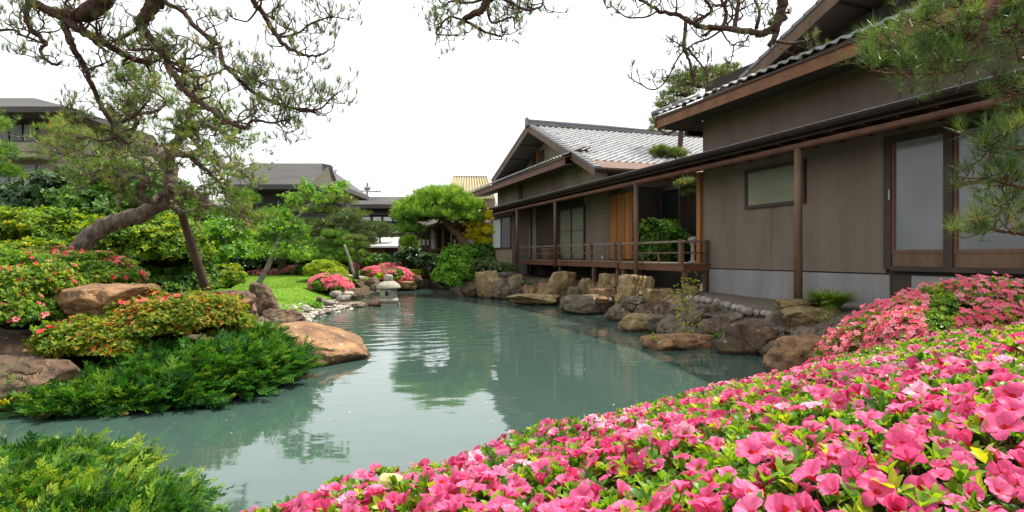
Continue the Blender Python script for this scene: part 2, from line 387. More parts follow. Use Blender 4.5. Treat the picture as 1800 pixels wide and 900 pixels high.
# water
def water_mat():
    m, t, b = nodes_of('pond water')
    N, L = t.nodes.new, t.links.new
    tc = N('ShaderNodeTexCoord')
    b.inputs['Base Color'].default_value = (.048, .088, .074, 1)
    b.inputs['Roughness'].default_value = .035
    b.inputs['IOR'].default_value = 1.7
    # gentle long swell
    mp = N('ShaderNodeMapping'); mp.inputs['Scale'].default_value = (.8, 1.6, 1); L(tc.outputs['Object'], mp.inputs[0])
    n1 = N('ShaderNodeTexNoise'); n1.inputs['Scale'].default_value = 1.1; n1.inputs['Detail'].default_value = 3; L(mp.outputs[0], n1.inputs[0])
    # ripples in rings around the falling water near the lantern
    mp2 = N('ShaderNodeMapping'); mp2.inputs['Location'].default_value = (3.6, -17.5, 0); L(tc.outputs['Object'], mp2.inputs[0])
    nd = N('ShaderNodeTexNoise'); nd.inputs['Scale'].default_value = .7; L(tc.outputs['Object'], nd.inputs[0])
    wv = N('ShaderNodeTexWave'); wv.wave_type = 'RINGS'; wv.rings_direction = 'SPHERICAL'
    wv.inputs['Scale'].default_value = .6; wv.inputs['Distortion'].default_value = 6.5; wv.inputs['Detail'].default_value = 2; wv.inputs['Detail Scale'].default_value = 1.3
    L(mp2.outputs[0], wv.inputs[0])
    ln = N('ShaderNodeVectorMath'); ln.operation = 'LENGTH'; L(mp2.outputs[0], ln.inputs[0])
    mr = N('ShaderNodeMapRange'); mr.inputs[1].default_value = 3.5; mr.inputs[2].default_value = 9.0; mr.inputs[3].default_value = 1; mr.inputs[4].default_value = .05
    L(ln.outputs['Value'], mr.inputs[0])
    m1 = N('ShaderNodeMath'); m1.operation = 'MULTIPLY'; L(wv.outputs['Fac'], m1.inputs[0]); L(mr.outputs[0], m1.inputs[1])
    n3 = N('ShaderNodeTexNoise'); n3.inputs['Scale'].default_value = 6; L(mp.outputs[0], n3.inputs[0])
    m3 = N('ShaderNodeMath'); m3.operation = 'MULTIPLY'; L(n3.outputs[0], m3.inputs[0]); L(mr.outputs[0], m3.inputs[1])
    b1 = N('ShaderNodeBump'); b1.inputs['Strength'].default_value = .03; b1.inputs['Distance'].default_value = .2; L(n1.outputs[0], b1.inputs['Height'])
    b2 = N('ShaderNodeBump'); b2.inputs['Strength'].default_value = .07; b2.inputs['Distance'].default_value = .1; L(m1.outputs[0], b2.inputs['Height']); L(b1.outputs[0], b2.inputs['Normal'])
    b3 = N('ShaderNodeBump'); b3.inputs['Strength'].default_value = .05; b3.inputs['Distance'].default_value = .05; L(m3.outputs[0], b3.inputs['Height']); L(b2.outputs[0], b3.inputs['Normal'])
    L(b3.outputs[0], b.inputs['Normal'])
    return m
M['water'] = water_mat()
# ------------------------------------------------------------------ numpy helpers for foliage
RNG = np.random.default_rng(7)

def unit(a): return a / (np.linalg.norm(a, axis=-1, keepdims=True) + 1e-9)

def frames(d, rng=RNG, spin=None):
    """matrices whose z column is d, spun at random about it"""
    d = unit(np.asarray(d, float)); k = len(d)
    ref = np.where(np.abs(d[:, 2:3]) < .9, np.array([[0, 0, 1.0]]), np.array([[1.0, 0, 0]]))
    x = unit(np.cross(ref, d)); y = np.cross(d, x)
    a = rng.uniform(0, 2 * np.pi, k)[:, None] if spin is None else np.full((k, 1), spin)
    x2 = x * np.cos(a) + y * np.sin(a); y2 = np.cross(d, x2)
    return np.stack([x2, y2, d], axis=2)

def rotz(a):
    c, s = math.cos(a), math.sin(a)
    return np.array([[c, -s, 0], [s, c, 0], [0, 0, 1.0]])
def rotx(a):
    c, s = math.cos(a), math.sin(a)
    return np.array([[1.0, 0, 0], [0, c, -s], [0, s, c]])

class Proto:
    def __init__(self):
        self.V = np.zeros((0, 3)); self.T = np.zeros((0, 3), int); self.mi = np.zeros(0, int)
    def add(self, V, T, m=0, R=None, t=None):
        V = np.asarray(V, float)
        if R is not None: V = V @ np.asarray(R).T
        if t is not None: V = V + np.asarray(t)
        self.T = np.vstack([self.T, np.asarray(T, int) + len(self.V)])
        self.V = np.vstack([self.V, V]); self.mi = np.concatenate([self.mi, np.full(len(T), m)])
        return self

def merge(name, mats, items, parent=None, smooth=False, rng=RNG):
    """items: (proto, R (k,3,3), scale (k,), pos (k,3)[, rnd (k,)])"""
    Vs, Ts, Ms, Rs = [], [], [], []; off = 0
    for it in items:
        p, R, s, t = it[:4]; k = len(t)
        if k == 0: continue
        s = np.broadcast_to(np.asarray(s, float), (k,))
        V = np.einsum('kij,nj->kni', R, p.V) * s[:, None, None] + t[:, None, :]
        n = len(p.V)
        T = p.T[None] + (np.arange(k) * n)[:, None, None] + off
        Vs.append(V.reshape(-1, 3)); Ts.append(T.reshape(-1, 3)); Ms.append(np.tile(p.mi, k))
        r = it[4] if len(it) > 4 else rng.random(k)
        Rs.append(np.repeat(r, len(p.T)) + rng.normal(0, .06, k * len(p.T)))
        off += k * n
    V = np.vstack(Vs); T = np.vstack(Ts)
    me = mesh_from_arrays(name, V, T.ravel(), np.arange(len(T)) * 3, mats, np.concatenate(Ms), smooth, np.clip(np.concatenate(Rs), 0, 1))
    return link(name, me, parent)

def proto_mesh(name, p, mats, rnd=.5, smooth=True):
    return mesh_from_arrays(name, p.V, p.T.ravel(), np.arange(len(p.T)) * 3, mats, p.mi, smooth, np.clip(np.random.default_rng(1).normal(rnd, .1, len(p.T)), 0, 1))

def leaf_shape(w=.32, fold=.12, droop=.15):
    """leaf along +y, length 1, face up +z"""
    return (np.array([[0, 0, 0], [-w * .5, .5, fold * .8], [0, .5, 0], [w * .5, .5, fold * .8], [-w * .38, .82, fold * .4 - droop * .5], [w * .38, .82, fold * .4 - droop * .5], [0, 1, -droop]]),
            np.array([[0, 2, 1], [0, 3, 2], [1, 2, 4], [2, 3, 5], [2, 5, 4], [4, 5, 6]]))
def leaf4(w=.4):
    return (np.array([[0, 0, 0], [-w * .5, .5, .08], [w * .5, .5, .08], [0, 1, -.08]]), np.array([[0, 2, 1], [1, 2, 3]]))

def whorl(n, w, el, hi=True, seed=0, m=0):
    r = random.Random(seed); p = Proto()
    for i in range(n):
        e = math.radians(el + r.uniform(-14, 14)); L = r.uniform(.75, 1.1)
        V, T = leaf_shape(w) if hi else leaf4(w * 1.2)
        p.add(V * L, T, m, rotz(2 * math.pi * i / n + r.uniform(-.3, .3)) @ rotx(e))
    return p
WH = [whorl(6, .38, 54, True, i) for i in range(4)]
WL = [whorl(5, .42, 42, False, i) for i in range(4)]
SINGLE = Proto().add(*leaf4(.5))
SINGLE.V = SINGLE.V - np.array([0, .5, 0])
BROAD = [whorl(4, .5, 15, False, 10 + i) for i in range(3)]

def petal_flower(hi=True, openness=1.0, seed=0):
    r = random.Random(seed); p = Proto(); n = 5
    for i in range(n):
        a = 2 * math.pi * i / n + r.uniform(-.12, .12); op = openness * r.uniform(.85, 1.15)
        if hi:
            rows = [(0.0, .03, .04), (.35, .18, .30), (.62, .34, .56), (.86, .37, .84), (1.0, .20, .98)]
            V = []; T = []
            for t, w, l in rows:
                ang = math.radians(12 + 55 * op * t ** 1.3)          # funnel flares outwards
                rad = l * math.sin(ang) + .03; z = l * math.cos(ang) * 1.0
                for k, x in enumerate((-1, -.5, 0, .5, 1)):
                    ruf = .035 * math.sin(3.1 * x + 7 * t + seed + i) * t
                    V.append([x * w, rad - .10 * abs(x) * t + ruf, z + .10 * x * x * t * (1 if t < .9 else -.2) + ruf])
            for q in range(4):
                for k in range(4):
                    b = q * 5 + k
                    T += [[b, b + 1, b + 6], [b, b + 6, b + 5]]
            T = np.array(T)
            R = rotz(a)
            p.add(V, T[8:], 0, R); 
            p.add(V, T[:8], 1, R)
            if i == 0: p.add(np.array(V) + [0, -.004, .006], T[8:14], 1, R)
        else:
            ang = math.radians(60 * op)
            V = np.array([[0, .02, 0], [-.36, .66 * math.sin(ang), .66 * math.cos(ang)], [.36, .66 * math.sin(ang), .66 * math.cos(ang)], [0, .92 * math.sin(ang * 1.15), .92 * math.cos(ang * 1.15) - .04]])
            p.add(V, [[0, 2, 1], [1, 2, 3]], 0, rotz(a))
    if hi:
        for i in range(6):
            a = r.uniform(0, 6.28); tilt = math.radians(r.uniform(8, 30)); L = r.uniform(.7, 1.0)
            tip = np.array([math.sin(tilt) * math.cos(a), math.sin(tilt) * math.sin(a), math.cos(tilt)]) * L
            V = np.array([[-.008, 0, .05], [.008, 0, .05], tip]); p.add(V, [[0, 1, 2]], 2)
            V = np.array([tip + [-.014, 0, 0], tip + [.014, 0, 0], tip + [0, .014, .03], tip + [0, -.014, .015]]); p.add(V, [[0, 1, 2], [0, 3, 1]], 3)
    return p
FH = [petal_flower(True, o, i) for i, o in enumerate((.95, .75, 1.15, .5, .85))]
FBUD = petal_flower(True, .12, 9)
FL = [petal_flower(False, o, 20 + i) for i, o in enumerate((1.0, .8, 1.2))]

def tuft(n=16, spread=50, w=.02, seed=0, bud=True):
    r = random.Random(seed); p = Proto()
    for i in range(n):
        a = r.uniform(0, 6.28); e = math.radians(r.uniform(5, spread)); L = r.uniform(.7, 1.1)
        d = np.array([math.sin(e) * math.cos(a), math.sin(e) * math.sin(a), math.cos(e)])
        side = unit(np.cross(d, [r.uniform(-1, 1), r.uniform(-1, 1), r.uniform(-1, 1)])) * w
        b = np.array([0, 0, r.uniform(-.25, .12)])
        p.add(np.array([b - side, b + side, b + d * L * .6 + side * .8, b + d * L]), [[0, 1, 2], [0, 2, 3]], 0)
    if bud:
        p.add(np.array([[-.05, 0, -.1], [.05, 0, -.1], [0, .05, -.1], [0, 0, .35]]), [[0, 1, 3], [1, 2, 3], [2, 0, 3]], 1)
    return p
TUFT = [tuft(30, 42, .013, i) for i in range(4)]          # upright brushes seen near
TUFT_W = [tuft(22, 80, .011, 10 + i) for i in range(4)]   # open stars seen near
TUFT_F = [tuft(12, 62, .034, 20 + i, False) for i in range(3)]   # far away

def frond(seed=0):
    """feathery juniper spray along +y, length 1"""
    r = random.Random(seed); p = Proto()
    for i in range(17):
        t = .08 + .92 * i / 17; sgn = -1 if i % 2 else 1
        L = .34 * (1 - t * .75) * r.uniform(.7, 1.2)
        for k in range(3):
            q = k / 3.0
            base = np.array([sgn * L * q * .8, t + L * q * .75, .05 * math.sin(9 * t) + r.uniform(-.02, .02)])
            d = unit(np.array([sgn * r.uniform(.25, .9), 1, r.uniform(-.25, .65)])) * .15 * r.uniform(.7, 1.2)
            side = unit(np.cross(d, [0, 0, 1])) * .030
            p.add(np.array([base - side, base + side, base + d]), [[0, 1, 2]], 0)
    return p
FROND = [frond(i) for i in range(4)]

def fnoise(p, s=1.0, o=0.0):
    return np.array([noise.noise(Vector((a[0] * s + o, a[1] * s + o, a[2] * s - o))) for a in p])

def sphere_dirs(k, rng=RNG, zmin=-1.0):
    z = rng.uniform(zmin, 1, k); a = rng.uniform(0, 2 * np.pi, k); r = np.sqrt(1 - z * z)
    return np.stack([r * np.cos(a), r * np.sin(a), z], 1)

def core_mesh(parent, blobs, seed=0, shrink=.80, name='dark_core', mat=None):
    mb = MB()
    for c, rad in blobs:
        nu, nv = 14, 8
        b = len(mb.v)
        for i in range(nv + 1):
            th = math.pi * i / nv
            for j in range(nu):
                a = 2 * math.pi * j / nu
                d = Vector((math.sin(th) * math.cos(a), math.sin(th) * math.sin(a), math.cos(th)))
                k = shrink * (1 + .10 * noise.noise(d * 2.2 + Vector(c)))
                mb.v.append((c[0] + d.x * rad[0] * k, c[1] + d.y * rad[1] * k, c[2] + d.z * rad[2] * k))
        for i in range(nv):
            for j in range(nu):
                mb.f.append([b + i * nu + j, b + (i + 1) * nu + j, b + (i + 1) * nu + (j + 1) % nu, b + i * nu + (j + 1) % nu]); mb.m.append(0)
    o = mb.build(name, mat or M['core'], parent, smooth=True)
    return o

def blob_surface(blobs, n, rng, jitter=.12, zmin=-.35, lump=.16, ground=None):
    """points and outward normals over a union of lumpy ellipsoids"""
    area = np.array([(r[0] * r[1] + r[0] * r[2] + r[1] * r[2]) for _, r in blobs]); area /= area.sum()
    pts, nor = [], []
    for (c, r), a in zip(blobs, area):
        k = max(4, int(n * a)); d = sphere_dirs(k, rng, zmin); c = np.asarray(c, float); r = np.asarray(r, float)
        L = 1 + lump * fnoise(d * 1.0, 2.6, c[0] * 3.1) * 2 + rng.normal(0, jitter, k) * .6 - np.abs(rng.normal(0, jitter, k))
        p = c + d * r * L[:, None]; nn = unit(d / r)
        keep = np.ones(k, bool)
        for (c2, r2) in blobs:
            if c2 is c or np.allclose(c2, c): continue
            q = (p - np.asarray(c2)) / np.asarray(r2)
            keep &= (q ** 2).sum(1) > .72
        pts.append(p[keep]); nor.append(nn[keep])
    return np.vstack(pts), np.vstack(nor)

def shrub(name, label, cat, blobs, leaf='leaf_mid', n=2500, size=.06, protos=None, flowers=0, fmat='coral', fsize=.05,
          fmask=0.0, fz=-1, up=.5, group=None, seed=0, core=True, jitter=.12, lump=.16, zmin=-.35, fhi=False):
    rng = np.random.default_rng(seed + 100)
    base = np.mean([b[0] for b in blobs], axis=0); zb = min(b[0][2] - b[1][2] * .3 for b in blobs)
    root = thing(name, label, cat, (base[0], base[1], zb), group)
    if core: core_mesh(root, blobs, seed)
    p, nn = blob_surface(blobs, n, rng, jitter, zmin, lump)
    d = unit(nn + rng.normal(0, .45, p.shape) + np.array([0, 0, up]))
    pr = protos or WL
    idx = rng.integers(0, len(pr), len(p)); s = size * rng.uniform(.7, 1.3, len(p))
    R = frames(d, rng)
    o = merge('foliage', [M[leaf]], [(pr[i], R[idx == i], s[idx == i], p[idx == i]) for i in range(len(pr))], root, rng=rng)
    o['kind'] = 'stuff'
    if flowers:
        p, nn = blob_surface(blobs, flowers * 3, rng, .05, max(zmin, -.2), lump)
        m = fnoise(p, 1.7, seed * 1.3)
        k = m > fmask
        if fz > -1: k &= p[:, 2] > fz
        p, nn = p[k][:], nn[k][:]
        q = rng.permutation(len(p))[:flowers]; p, nn = p[q] + nn[q] * size * .6, nn[q]
        R = frames(unit(nn + rng.normal(0, .35, p.shape) + [0, -.25, .2]), rng)
        pr = FH if fhi else FL
        idx = rng.integers(0, len(pr), len(p)); s = fsize * .62 * rng.uniform(.75, 1.2, len(p))
        o = merge('blossom', [M[fmat], M['throat'], M['stamen'], M['anther']], [(pr[i], R[idx == i], s[idx == i], p[idx == i]) for i in range(len(pr))], root, rng=rng)
        o['kind'] = 'stuff'
    return root

# ------------------------------------------------------------------ limbs, twigs, trees
def smooth_path(pts, k=5):
    pts = np.asarray(pts, float)
    if len(pts) < 3: 
        t = np.linspace(0, 1, k)[:, None]; return pts[0] * (1 - t) + pts[-1] * t
    q = np.vstack([2 * pts[0] - pts[1], pts, 2 * pts[-1] - pts[-2]]); out = []
    for i in range(1, len(q) - 2):
        for t in np.arange(k) / k:
            out.append(.5 * ((2 * q[i]) + (-q[i - 1] + q[i + 1]) * t + (2 * q[i - 1] - 5 * q[i] + 4 * q[i + 1] - q[i + 2]) * t * t + (-q[i - 1] + 3 * q[i] - 3 * q[i + 1] + q[i + 2]) * t ** 3))
    out.append(pts[-1])
    return np.array(out)

def limb(mb, pts, r0, r1, wob=.0, n=7, k=5, seed=0):
    p = smooth_path(pts, k); rng = np.random.default_rng(seed)
    m = len(p)
    if wob: p[1:-1] += rng.normal(0, wob, (m - 2, 3))
    r = np.linspace(r0, r1, m) * (1 + rng.uniform(-.04, .07, m))
    mb.tube(p, r, n)
    return p, r

def twig(mb, start, d, L, r, rng, tips, steps=7, kink=.55, grav=0.0, level=2, up=.25, tipup=1.0, side=.55, n=4):
    pts = [np.array(start, float)]; d = unit(np.array(d, float)); st = L / steps
    for i in range(steps):
        d = unit(d + rng.normal(0, kink, 3) * np.array([1, 1, .7]) + np.array([0, 0, up * (i / steps) - grav]))
        pts.append(pts[-1] + d * st * rng.uniform(.7, 1.3))
        if level > 0 and i >= 1 and rng.random() < side:
            dd = unit(d + rng.normal(0, .9, 3))
            twig(mb, pts[-1], dd, L * rng.uniform(.35, .6), r * .6, rng, tips, max(3, steps - 2), kink, grav, level - 1, up + .15, tipup, side * .8, max(3, n - 1))
    rr = np.linspace(r, max(r * .4, .0022), len(pts))
    mb.tube(np.array(pts), rr, n, cap=False)
    tips.append((pts[-1], unit(d + np.array([0, 0, tipup]))))

def tufts_object(parent, tips, protos, size, mats, seed=0, extra=0, spread=.05, name='needles'):
    rng = np.random.default_rng(seed)
    p = np.array([t[0] for t in tips]); d = np.array([t[1] for t in tips])
    if extra:
        rep = rng.integers(0, len(p), int(len(p) * extra))
        p = np.vstack([p, p[rep] + rng.normal(0, spread, (len(rep), 3))]); d = np.vstack([d, unit(d[rep] + rng.normal(0, .35, (len(rep), 3)))])
    R = frames(d, rng); s = size * rng.uniform(.7, 1.25, len(p)); idx = rng.integers(0, len(protos), len(p))
    o = merge(name, mats, [(protos[i], R[idx == i], s[idx == i], p[idx == i]) for i in range(len(protos))], parent, rng=rng)
    o['kind'] = 'stuff'
    return o

def tree(name, label, trunk, r0, r1, blobs, leaf, n, size, protos, bark='bark_pine', cat='tree', seed=0, up=.6, group=None,
         jitter=.2, lump=.2, core=.0, twigs=5, zmin=-.5):
    rng = np.random.default_rng(seed + 500)
    root = thing(name, label, cat, trunk[0], group)
    mb = MB(); tp, _ = limb(mb, trunk, r0, r1, r0 * .12, 8, 5, seed); mb.build('trunk', M[bark], root, smooth=True)
    lb = MB()
    for c, r in blobs:
        c = np.asarray(c, float); i = np.argmin(np.linalg.norm(tp - c + np.array([0, 0, .4 * r[2]]), axis=1)); a = tp[i]
        mid = (a + c) / 2 + rng.normal(0, .12, 3) * np.linalg.norm(c - a)
        e = c - np.array([0, 0, r[2] * .25])
        rr = max(.012, min(r0 * .5, .10 * max(r)))
        limb(lb, [a, mid, e], rr, rr * .4, .015, 5, 4, seed)
        for k in range(twigs):
            d = sphere_dirs(1, rng, -.1)[0] * np.asarray(r) * .85
            limb(lb, [e, e + d * .5 + rng.normal(0, .05, 3), e + d], rr * .4, rr * .12, .02, 4, 3, seed + k)
    lb.build('branch', M[bark], root, smooth=True)['kind'] = 'stuff'
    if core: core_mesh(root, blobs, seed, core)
    p, nn = blob_surface(blobs, n, rng, jitter, zmin, lump)
    d = unit(nn * .8 + rng.normal(0, .5, p.shape) + np.array([0, 0, up]))
    idx = rng.integers(0, len(protos), len(p)); s = size * rng.uniform(.7, 1.3, len(p)); R = frames(d, rng)
    o = merge('crown', [M[leaf], M['bud']], [(protos[i], R[idx == i], s[idx == i], p[idx == i]) for i in range(len(protos))], root, rng=rng)
    o['kind'] = 'stuff'
    return root

# ------------------------------------------------------------------ rocks
def ico(sub=3):
    t = (1 + 5 ** .5) / 2
    v = [(-1, t, 0), (1, t, 0), (-1, -t, 0), (1, -t, 0), (0, -1, t), (0, 1, t), (0, -1, -t), (0, 1, -t), (t, 0, -1), (t, 0, 1), (-t, 0, -1), (-t, 0, 1)]
    f = [(0, 11, 5), (0, 5, 1), (0, 1, 7), (0, 7, 10), (0, 10, 11), (1, 5, 9), (5, 11, 4), (11, 10, 2), (10, 7, 6), (7, 1, 8), (3, 9, 4), (3, 4, 2), (3, 2, 6), (3, 6, 8), (3, 8, 9), (4, 9, 5), (2, 4, 11), (6, 2, 10), (8, 6, 7), (9, 8, 1)]
    v = [np.array(a) / np.linalg.norm(a) for a in v]
    for _ in range(sub):
        c = {}; nf = []
        def mid(a, b):
            k = (min(a, b), max(a, b))
            if k not in c:
                m = v[a] + v[b]; v.append(m / np.linalg.norm(m)); c[k] = len(v) - 1
            return c[k]
        for a, b, d in f:
            x, y, z = mid(a, b), mid(b, d), mid(d, a)
            nf += [(a, x, z), (b, y, x), (d, z, y), (x, y, z)]
        f = nf
    return np.array(v), np.array(f)
ICO2, ICO3, ICO4 = ico(2), ico(3), ico(4)

def rock_shape(rad, seed, sub=ICO3, cuts=9, rough=.06, flat=.8):
    rng = np.random.default_rng(seed); V = sub[0].copy()
    o = rng.uniform(-50, 50)
    for _ in range(cuts):                                   # broken faces
        d = unit(rng.normal(0, 1, 3) * [1, 1, .7]); h = rng.uniform(.55, .85)
        k = V @ d; over = np.clip(k - h, 0, None); V -= np.outer(over * .92, d)
    k = V[:, 2] - flat; V[:, 2] -= np.clip(k, 0, None) * .8
    N1 = fnoise(V, 1.4, o); N2 = fnoise(V, 4.0, o); N3 = fnoise(V, 10.0, o); ridge = 1 - np.abs(fnoise(V, 2.4, o + 9)) * 2
    V *= (1 + .16 * N1 + rough * N2 + rough * .45 * N3 + .05 * ridge)[:, None]
    lo, hi = V.min(0), V.max(0); V = (V - (lo + hi) / 2) / ((hi - lo) / 2)      # fills its box
    return V * np.asarray(rad)

def rock_px(x0, y0, x1, y1, Y, label, mat='rock_o', seed=0, depth=None, name='rock', cat='rock', group=None, sink=.25, cuts=9, rough=.09, rz=None, sub=None, flat=.8, taper=0.0):
    """a rock whose outline fills the pixel box at distance Y; it goes on below its foot by 'sink' of its height"""
    a, b = P(x0, y0, Y), P(x1, y1, Y)
    rx = (b[0] - a[0]) / 2; h = (a[2] - b[2]); rz_ = h * (1 + sink) / 2
    ry = depth / 2 if depth else rx * .8
    V = rock_shape((rx, ry, rz_), seed, sub or (ICO4 if (x1 - x0) > 38 else ICO3), cuts, rough, flat)
    V[:, 2] = (V[:, 2] + rz_) * (1 - taper * np.clip(V[:, 0] / rx + .3, 0, 1.3) / 1.3) - rz_
    T = (sub or (ICO4 if (x1 - x0) > 38 else ICO3))[1]
    c = np.array([(a[0] + b[0]) / 2, Y + ry * .35, a[2] - rz_])
    me = mesh_from_arrays(name, V, T.ravel(), np.arange(len(T)) * 3, [M[mat]], None, True)
    o = link(name, me); o.location = c
    return tag(o, label, cat, group)
# ------------------------------------------------------------------ ground and pond
POND = np.array([(-14, 6.2), (-9, 6.3), (-5.43, 6.5), (-3.6, 6.6), (-3.1, 7.1), (-2.95, 8.6), (-2.9, 10.6), (-4.4, 12.6), (-5.1, 15.5), (-4.9, 18.2),
                 (-5.9, 21), (-6.4, 24), (-6.0, 27.5), (-4.6, 29), (-4.5, 31.5), (-3.5, 31), (-2.6, 27), (-1.0, 23.6), (.0, 21.6), (1.1, 20.4), (2.3, 17.6),
                 (2.9, 13.8), (3.1, 12), (3.6, 10.4), (4.1, 9.4), (3.9, 8.2), (3.6, 7.4), (3.0, 6.3), (1.5, 5.3), (.2, 4.3), (-.9, 3.3), (-1.6, 2.7),
                 (-2.3, 3.2), (-3, 4.3), (-4, 4.75), (-6, 5.0), (-9, 5.1), (-14, 5.0)], float)
def pond_sd(x, y):
    """distance to the pond's edge, negative in the water"""
    x = np.asarray(x, float); y = np.asarray(y, float)
    d = np.full(x.shape, 1e9); ins = np.zeros(x.shape, bool)
    for i in range(len(POND)):
        a, b = POND[i], POND[(i + 1) % len(POND)]
        ab = b - a; t = np.clip(((x - a[0]) * ab[0] + (y - a[1]) * ab[1]) / (ab @ ab), 0, 1)
        d = np.minimum(d, np.hypot(x - a[0] - t * ab[0], y - a[1] - t * ab[1]))
        c = ((a[1] > y) != (b[1] > y)) & (x < (b[0] - a[0]) * (y - a[1]) / (b[1] - a[1] + 1e-12) + a[0])
        ins ^= c
    return np.where(ins, -d, d)
GC = np.array([(-6, 8, .75), (-5, 9.5, .55), (-4.2, 8.2, .38), (-9, 10, 1.2), (-7, 9.8, .95), (-3.6, 10.5, .22), (-5.5, 13, .36), (-7, 16, .3), (-6, 18, .16), (-8, 22, .38), (-10, 30, .6), (-7, 31, .5), (-6, 35, .65),
               (0, 36, .8), (1, 27, .7), (3, 21.5, .7), (5, 15, .64), (6, 12, .62), (5, 11.6, .60), (4.6, 10.2, .50), (6, 9, .7), (5, 8, .6), (3, 5, .35), (1, 3, .3), (0, 1, .25), (-2, 2, .15), (-3.5, 3.8, .15), (-7, 4, .25),
               (9, 5, .7), (20, 10, .7), (-20, 10, 1.1), (-20, 30, .9), (0, 60, .8), (-30, 60, .8), (30, 50, .8), (-3, -10, .3), (20, -10, .5), (-20, -8, .5)], float)
def ground_h(x, y):
    x = np.asarray(x, float); y = np.asarray(y, float)
    num = np.zeros(x.shape); den = np.zeros(x.shape)
    for cx, cy, cz in GC:
        w = 1 / ((x - cx) ** 2 + (y - cy) ** 2 + .3) ** 1.6
        num += w * cz; den += w
    d = pond_sd(x, y)
    t = np.clip((d + .05) / 1.6, 0, 1); t = t * t * (3 - 2 * t)
    z = .03 + t * (num / den)
    zin = -.02 + np.clip(d * 1.2, -.6, 0)
    return np.where(d > 0, z, zin)

def grid_axis(a, b, c, fine, far, m):
    core = np.arange(a, b + fine / 2, fine)
    lo = a - np.geomspace(fine, abs(far), m)[::-1]; hi = b + np.geomspace(fine, abs(far), m)
    return np.concatenate([lo, core, hi])
gx = grid_axis(-14, 10, 0, .2, 400, 26); gy = grid_axis(0, 40, 0, .2, 500, 26)
GX, GY = np.meshgrid(gx, gy); GZ = ground_h(GX, GY)
bump = np.array([noise.noise(Vector((a * 1.5, b * 1.5, 0))) for a, b in zip(GX.ravel(), GY.ravel())]).reshape(GX.shape)
GZ = GZ + bump * .04 * (pond_sd(GX, GY) > .1)
nx, ny = len(gx), len(gy)
idx = np.arange(nx * ny).reshape(ny, nx)
Q = np.stack([idx[:-1, :-1], idx[:-1, 1:], idx[1:, 1:], idx[1:, :-1]], -1).reshape(-1, 4)
g = link('ground', mesh_from_arrays('ground', np.stack([GX.ravel(), GY.ravel(), GZ.ravel()], 1), Q.ravel(), np.arange(len(Q)) * 4, [M['soil']], None, True))
tag(g, 'brown garden soil under the planting around the pond', None, kind='structure')
wx = np.linspace(-16, 6, 3); 
w = MB(); w.poly([(-16, 1.5, 0), (6, 1.5, 0), (6, 36, 0), (-16, 36, 0)]).build('pond_water', M['water'])
tag(bpy.data.objects['pond_water'], 'still green pond with ripples beyond the big flat rock', None, kind='structure')

# lawn: its own sheet a little above the soil, with blades
def sheet(name, pts_px, z_off, mat, res=.25, label=None):
    pass
LAWN = np.array([(-4.9, 13.4), (-5.6, 15.8), (-5.7, 18.6), (-6.3, 20.8), (-6.9, 24), (-7.0, 27.5), (-6.4, 30), (-6.5, 36), (-22, 38), (-22, 20), (-11, 15), (-7.2, 12.6)], float)
def inside(poly, x, y):
    ins = np.zeros(np.shape(x), bool)
    for i in range(len(poly)):
        a, b = poly[i], poly[(i + 1) % len(poly)]
        ins ^= ((a[1] > y) != (b[1] > y)) & (x < (b[0] - a[0]) * (y - a[1]) / (b[1] - a[1] + 1e-12) + a[0])
    return ins
lx = np.arange(-22, -4.5, .22); ly = np.arange(12.5, 38, .22)
LX, LY = np.meshgrid(lx, ly); LZ = ground_h(LX, LY) + .06
cx, cy = (LX[:-1, :-1] + LX[1:, 1:]) / 2, (LY[:-1, :-1] + LY[1:, 1:]) / 2
idx = np.arange(LX.size).reshape(LX.shape)
Q = np.stack([idx[:-1, :-1], idx[:-1, 1:], idx[1:, 1:], idx[1:, :-1]], -1)[inside(LAWN, cx, cy)].reshape(-1, 4)
lw = link('lawn', mesh_from_arrays('lawn', np.stack([LX.ravel(), LY.ravel(), LZ.ravel()], 1), Q.ravel(), np.arange(len(Q)) * 4, [M['lawn']], None, True))
tag(lw, 'smooth sunlit lawn sloping to the pebble shore', None, kind='structure')
k = 26000
bx = RNG.uniform(-16, -4.8, k); by = RNG.uniform(13, 36, k); keep = inside(LAWN, bx, by); bx, by = bx[keep], by[keep]
bl = Proto()
for i in range(4):
    r_ = random.Random(i); a = r_.uniform(0, 6.28); o_ = np.array([r_.uniform(-.5, .5), r_.uniform(-.5, .5), 0])
    bl.add(np.array([o_ + [-.12, 0, 0], o_ + [.12, 0, 0], o_ + [.3 * math.cos(a), .3 * math.sin(a), 1.0]]), [[0, 1, 2]])
o = merge('grass', [M['grass']], [(bl, frames(np.tile([0, 0, 1.0], (len(bx), 1)) + RNG.normal(0, .2, (len(bx), 3))), RNG.uniform(.03, .06, len(bx)), np.stack([bx, by, ground_h(bx, by) + .05], 1))])
tag(o, 'short grass blades growing over the lawn', None, kind='stuff')

# gravel terrace before the near wall
tg = MB(); sgrid = np.linspace(-6, 5.2, 30)
def terr(s, w): 
    p = H(s, w, 0); return (p[0], p[1], float(ground_h(p[0], p[1])) + .05)
for i in range(29):
    for w0, w1 in ((-.75, -.2), (-.2, .35), (.35, 1.02)):
        tg.poly([terr(sgrid[i], w0), terr(sgrid[i], w1), terr(sgrid[i + 1], w1), terr(sgrid[i + 1], w0)])
tag(tg.build('gravel_terrace', M['gravel'], None, True), 'grey gravel strip below the concrete wall base', None, kind='structure')

# ------------------------------------------------------------------ near house
def hquad(mb, pts, th, m=0):      # pts: (s,w,z) x4, thickness downwards
    mb.plate([H(*p) for p in pts], (0, 0, th), m)

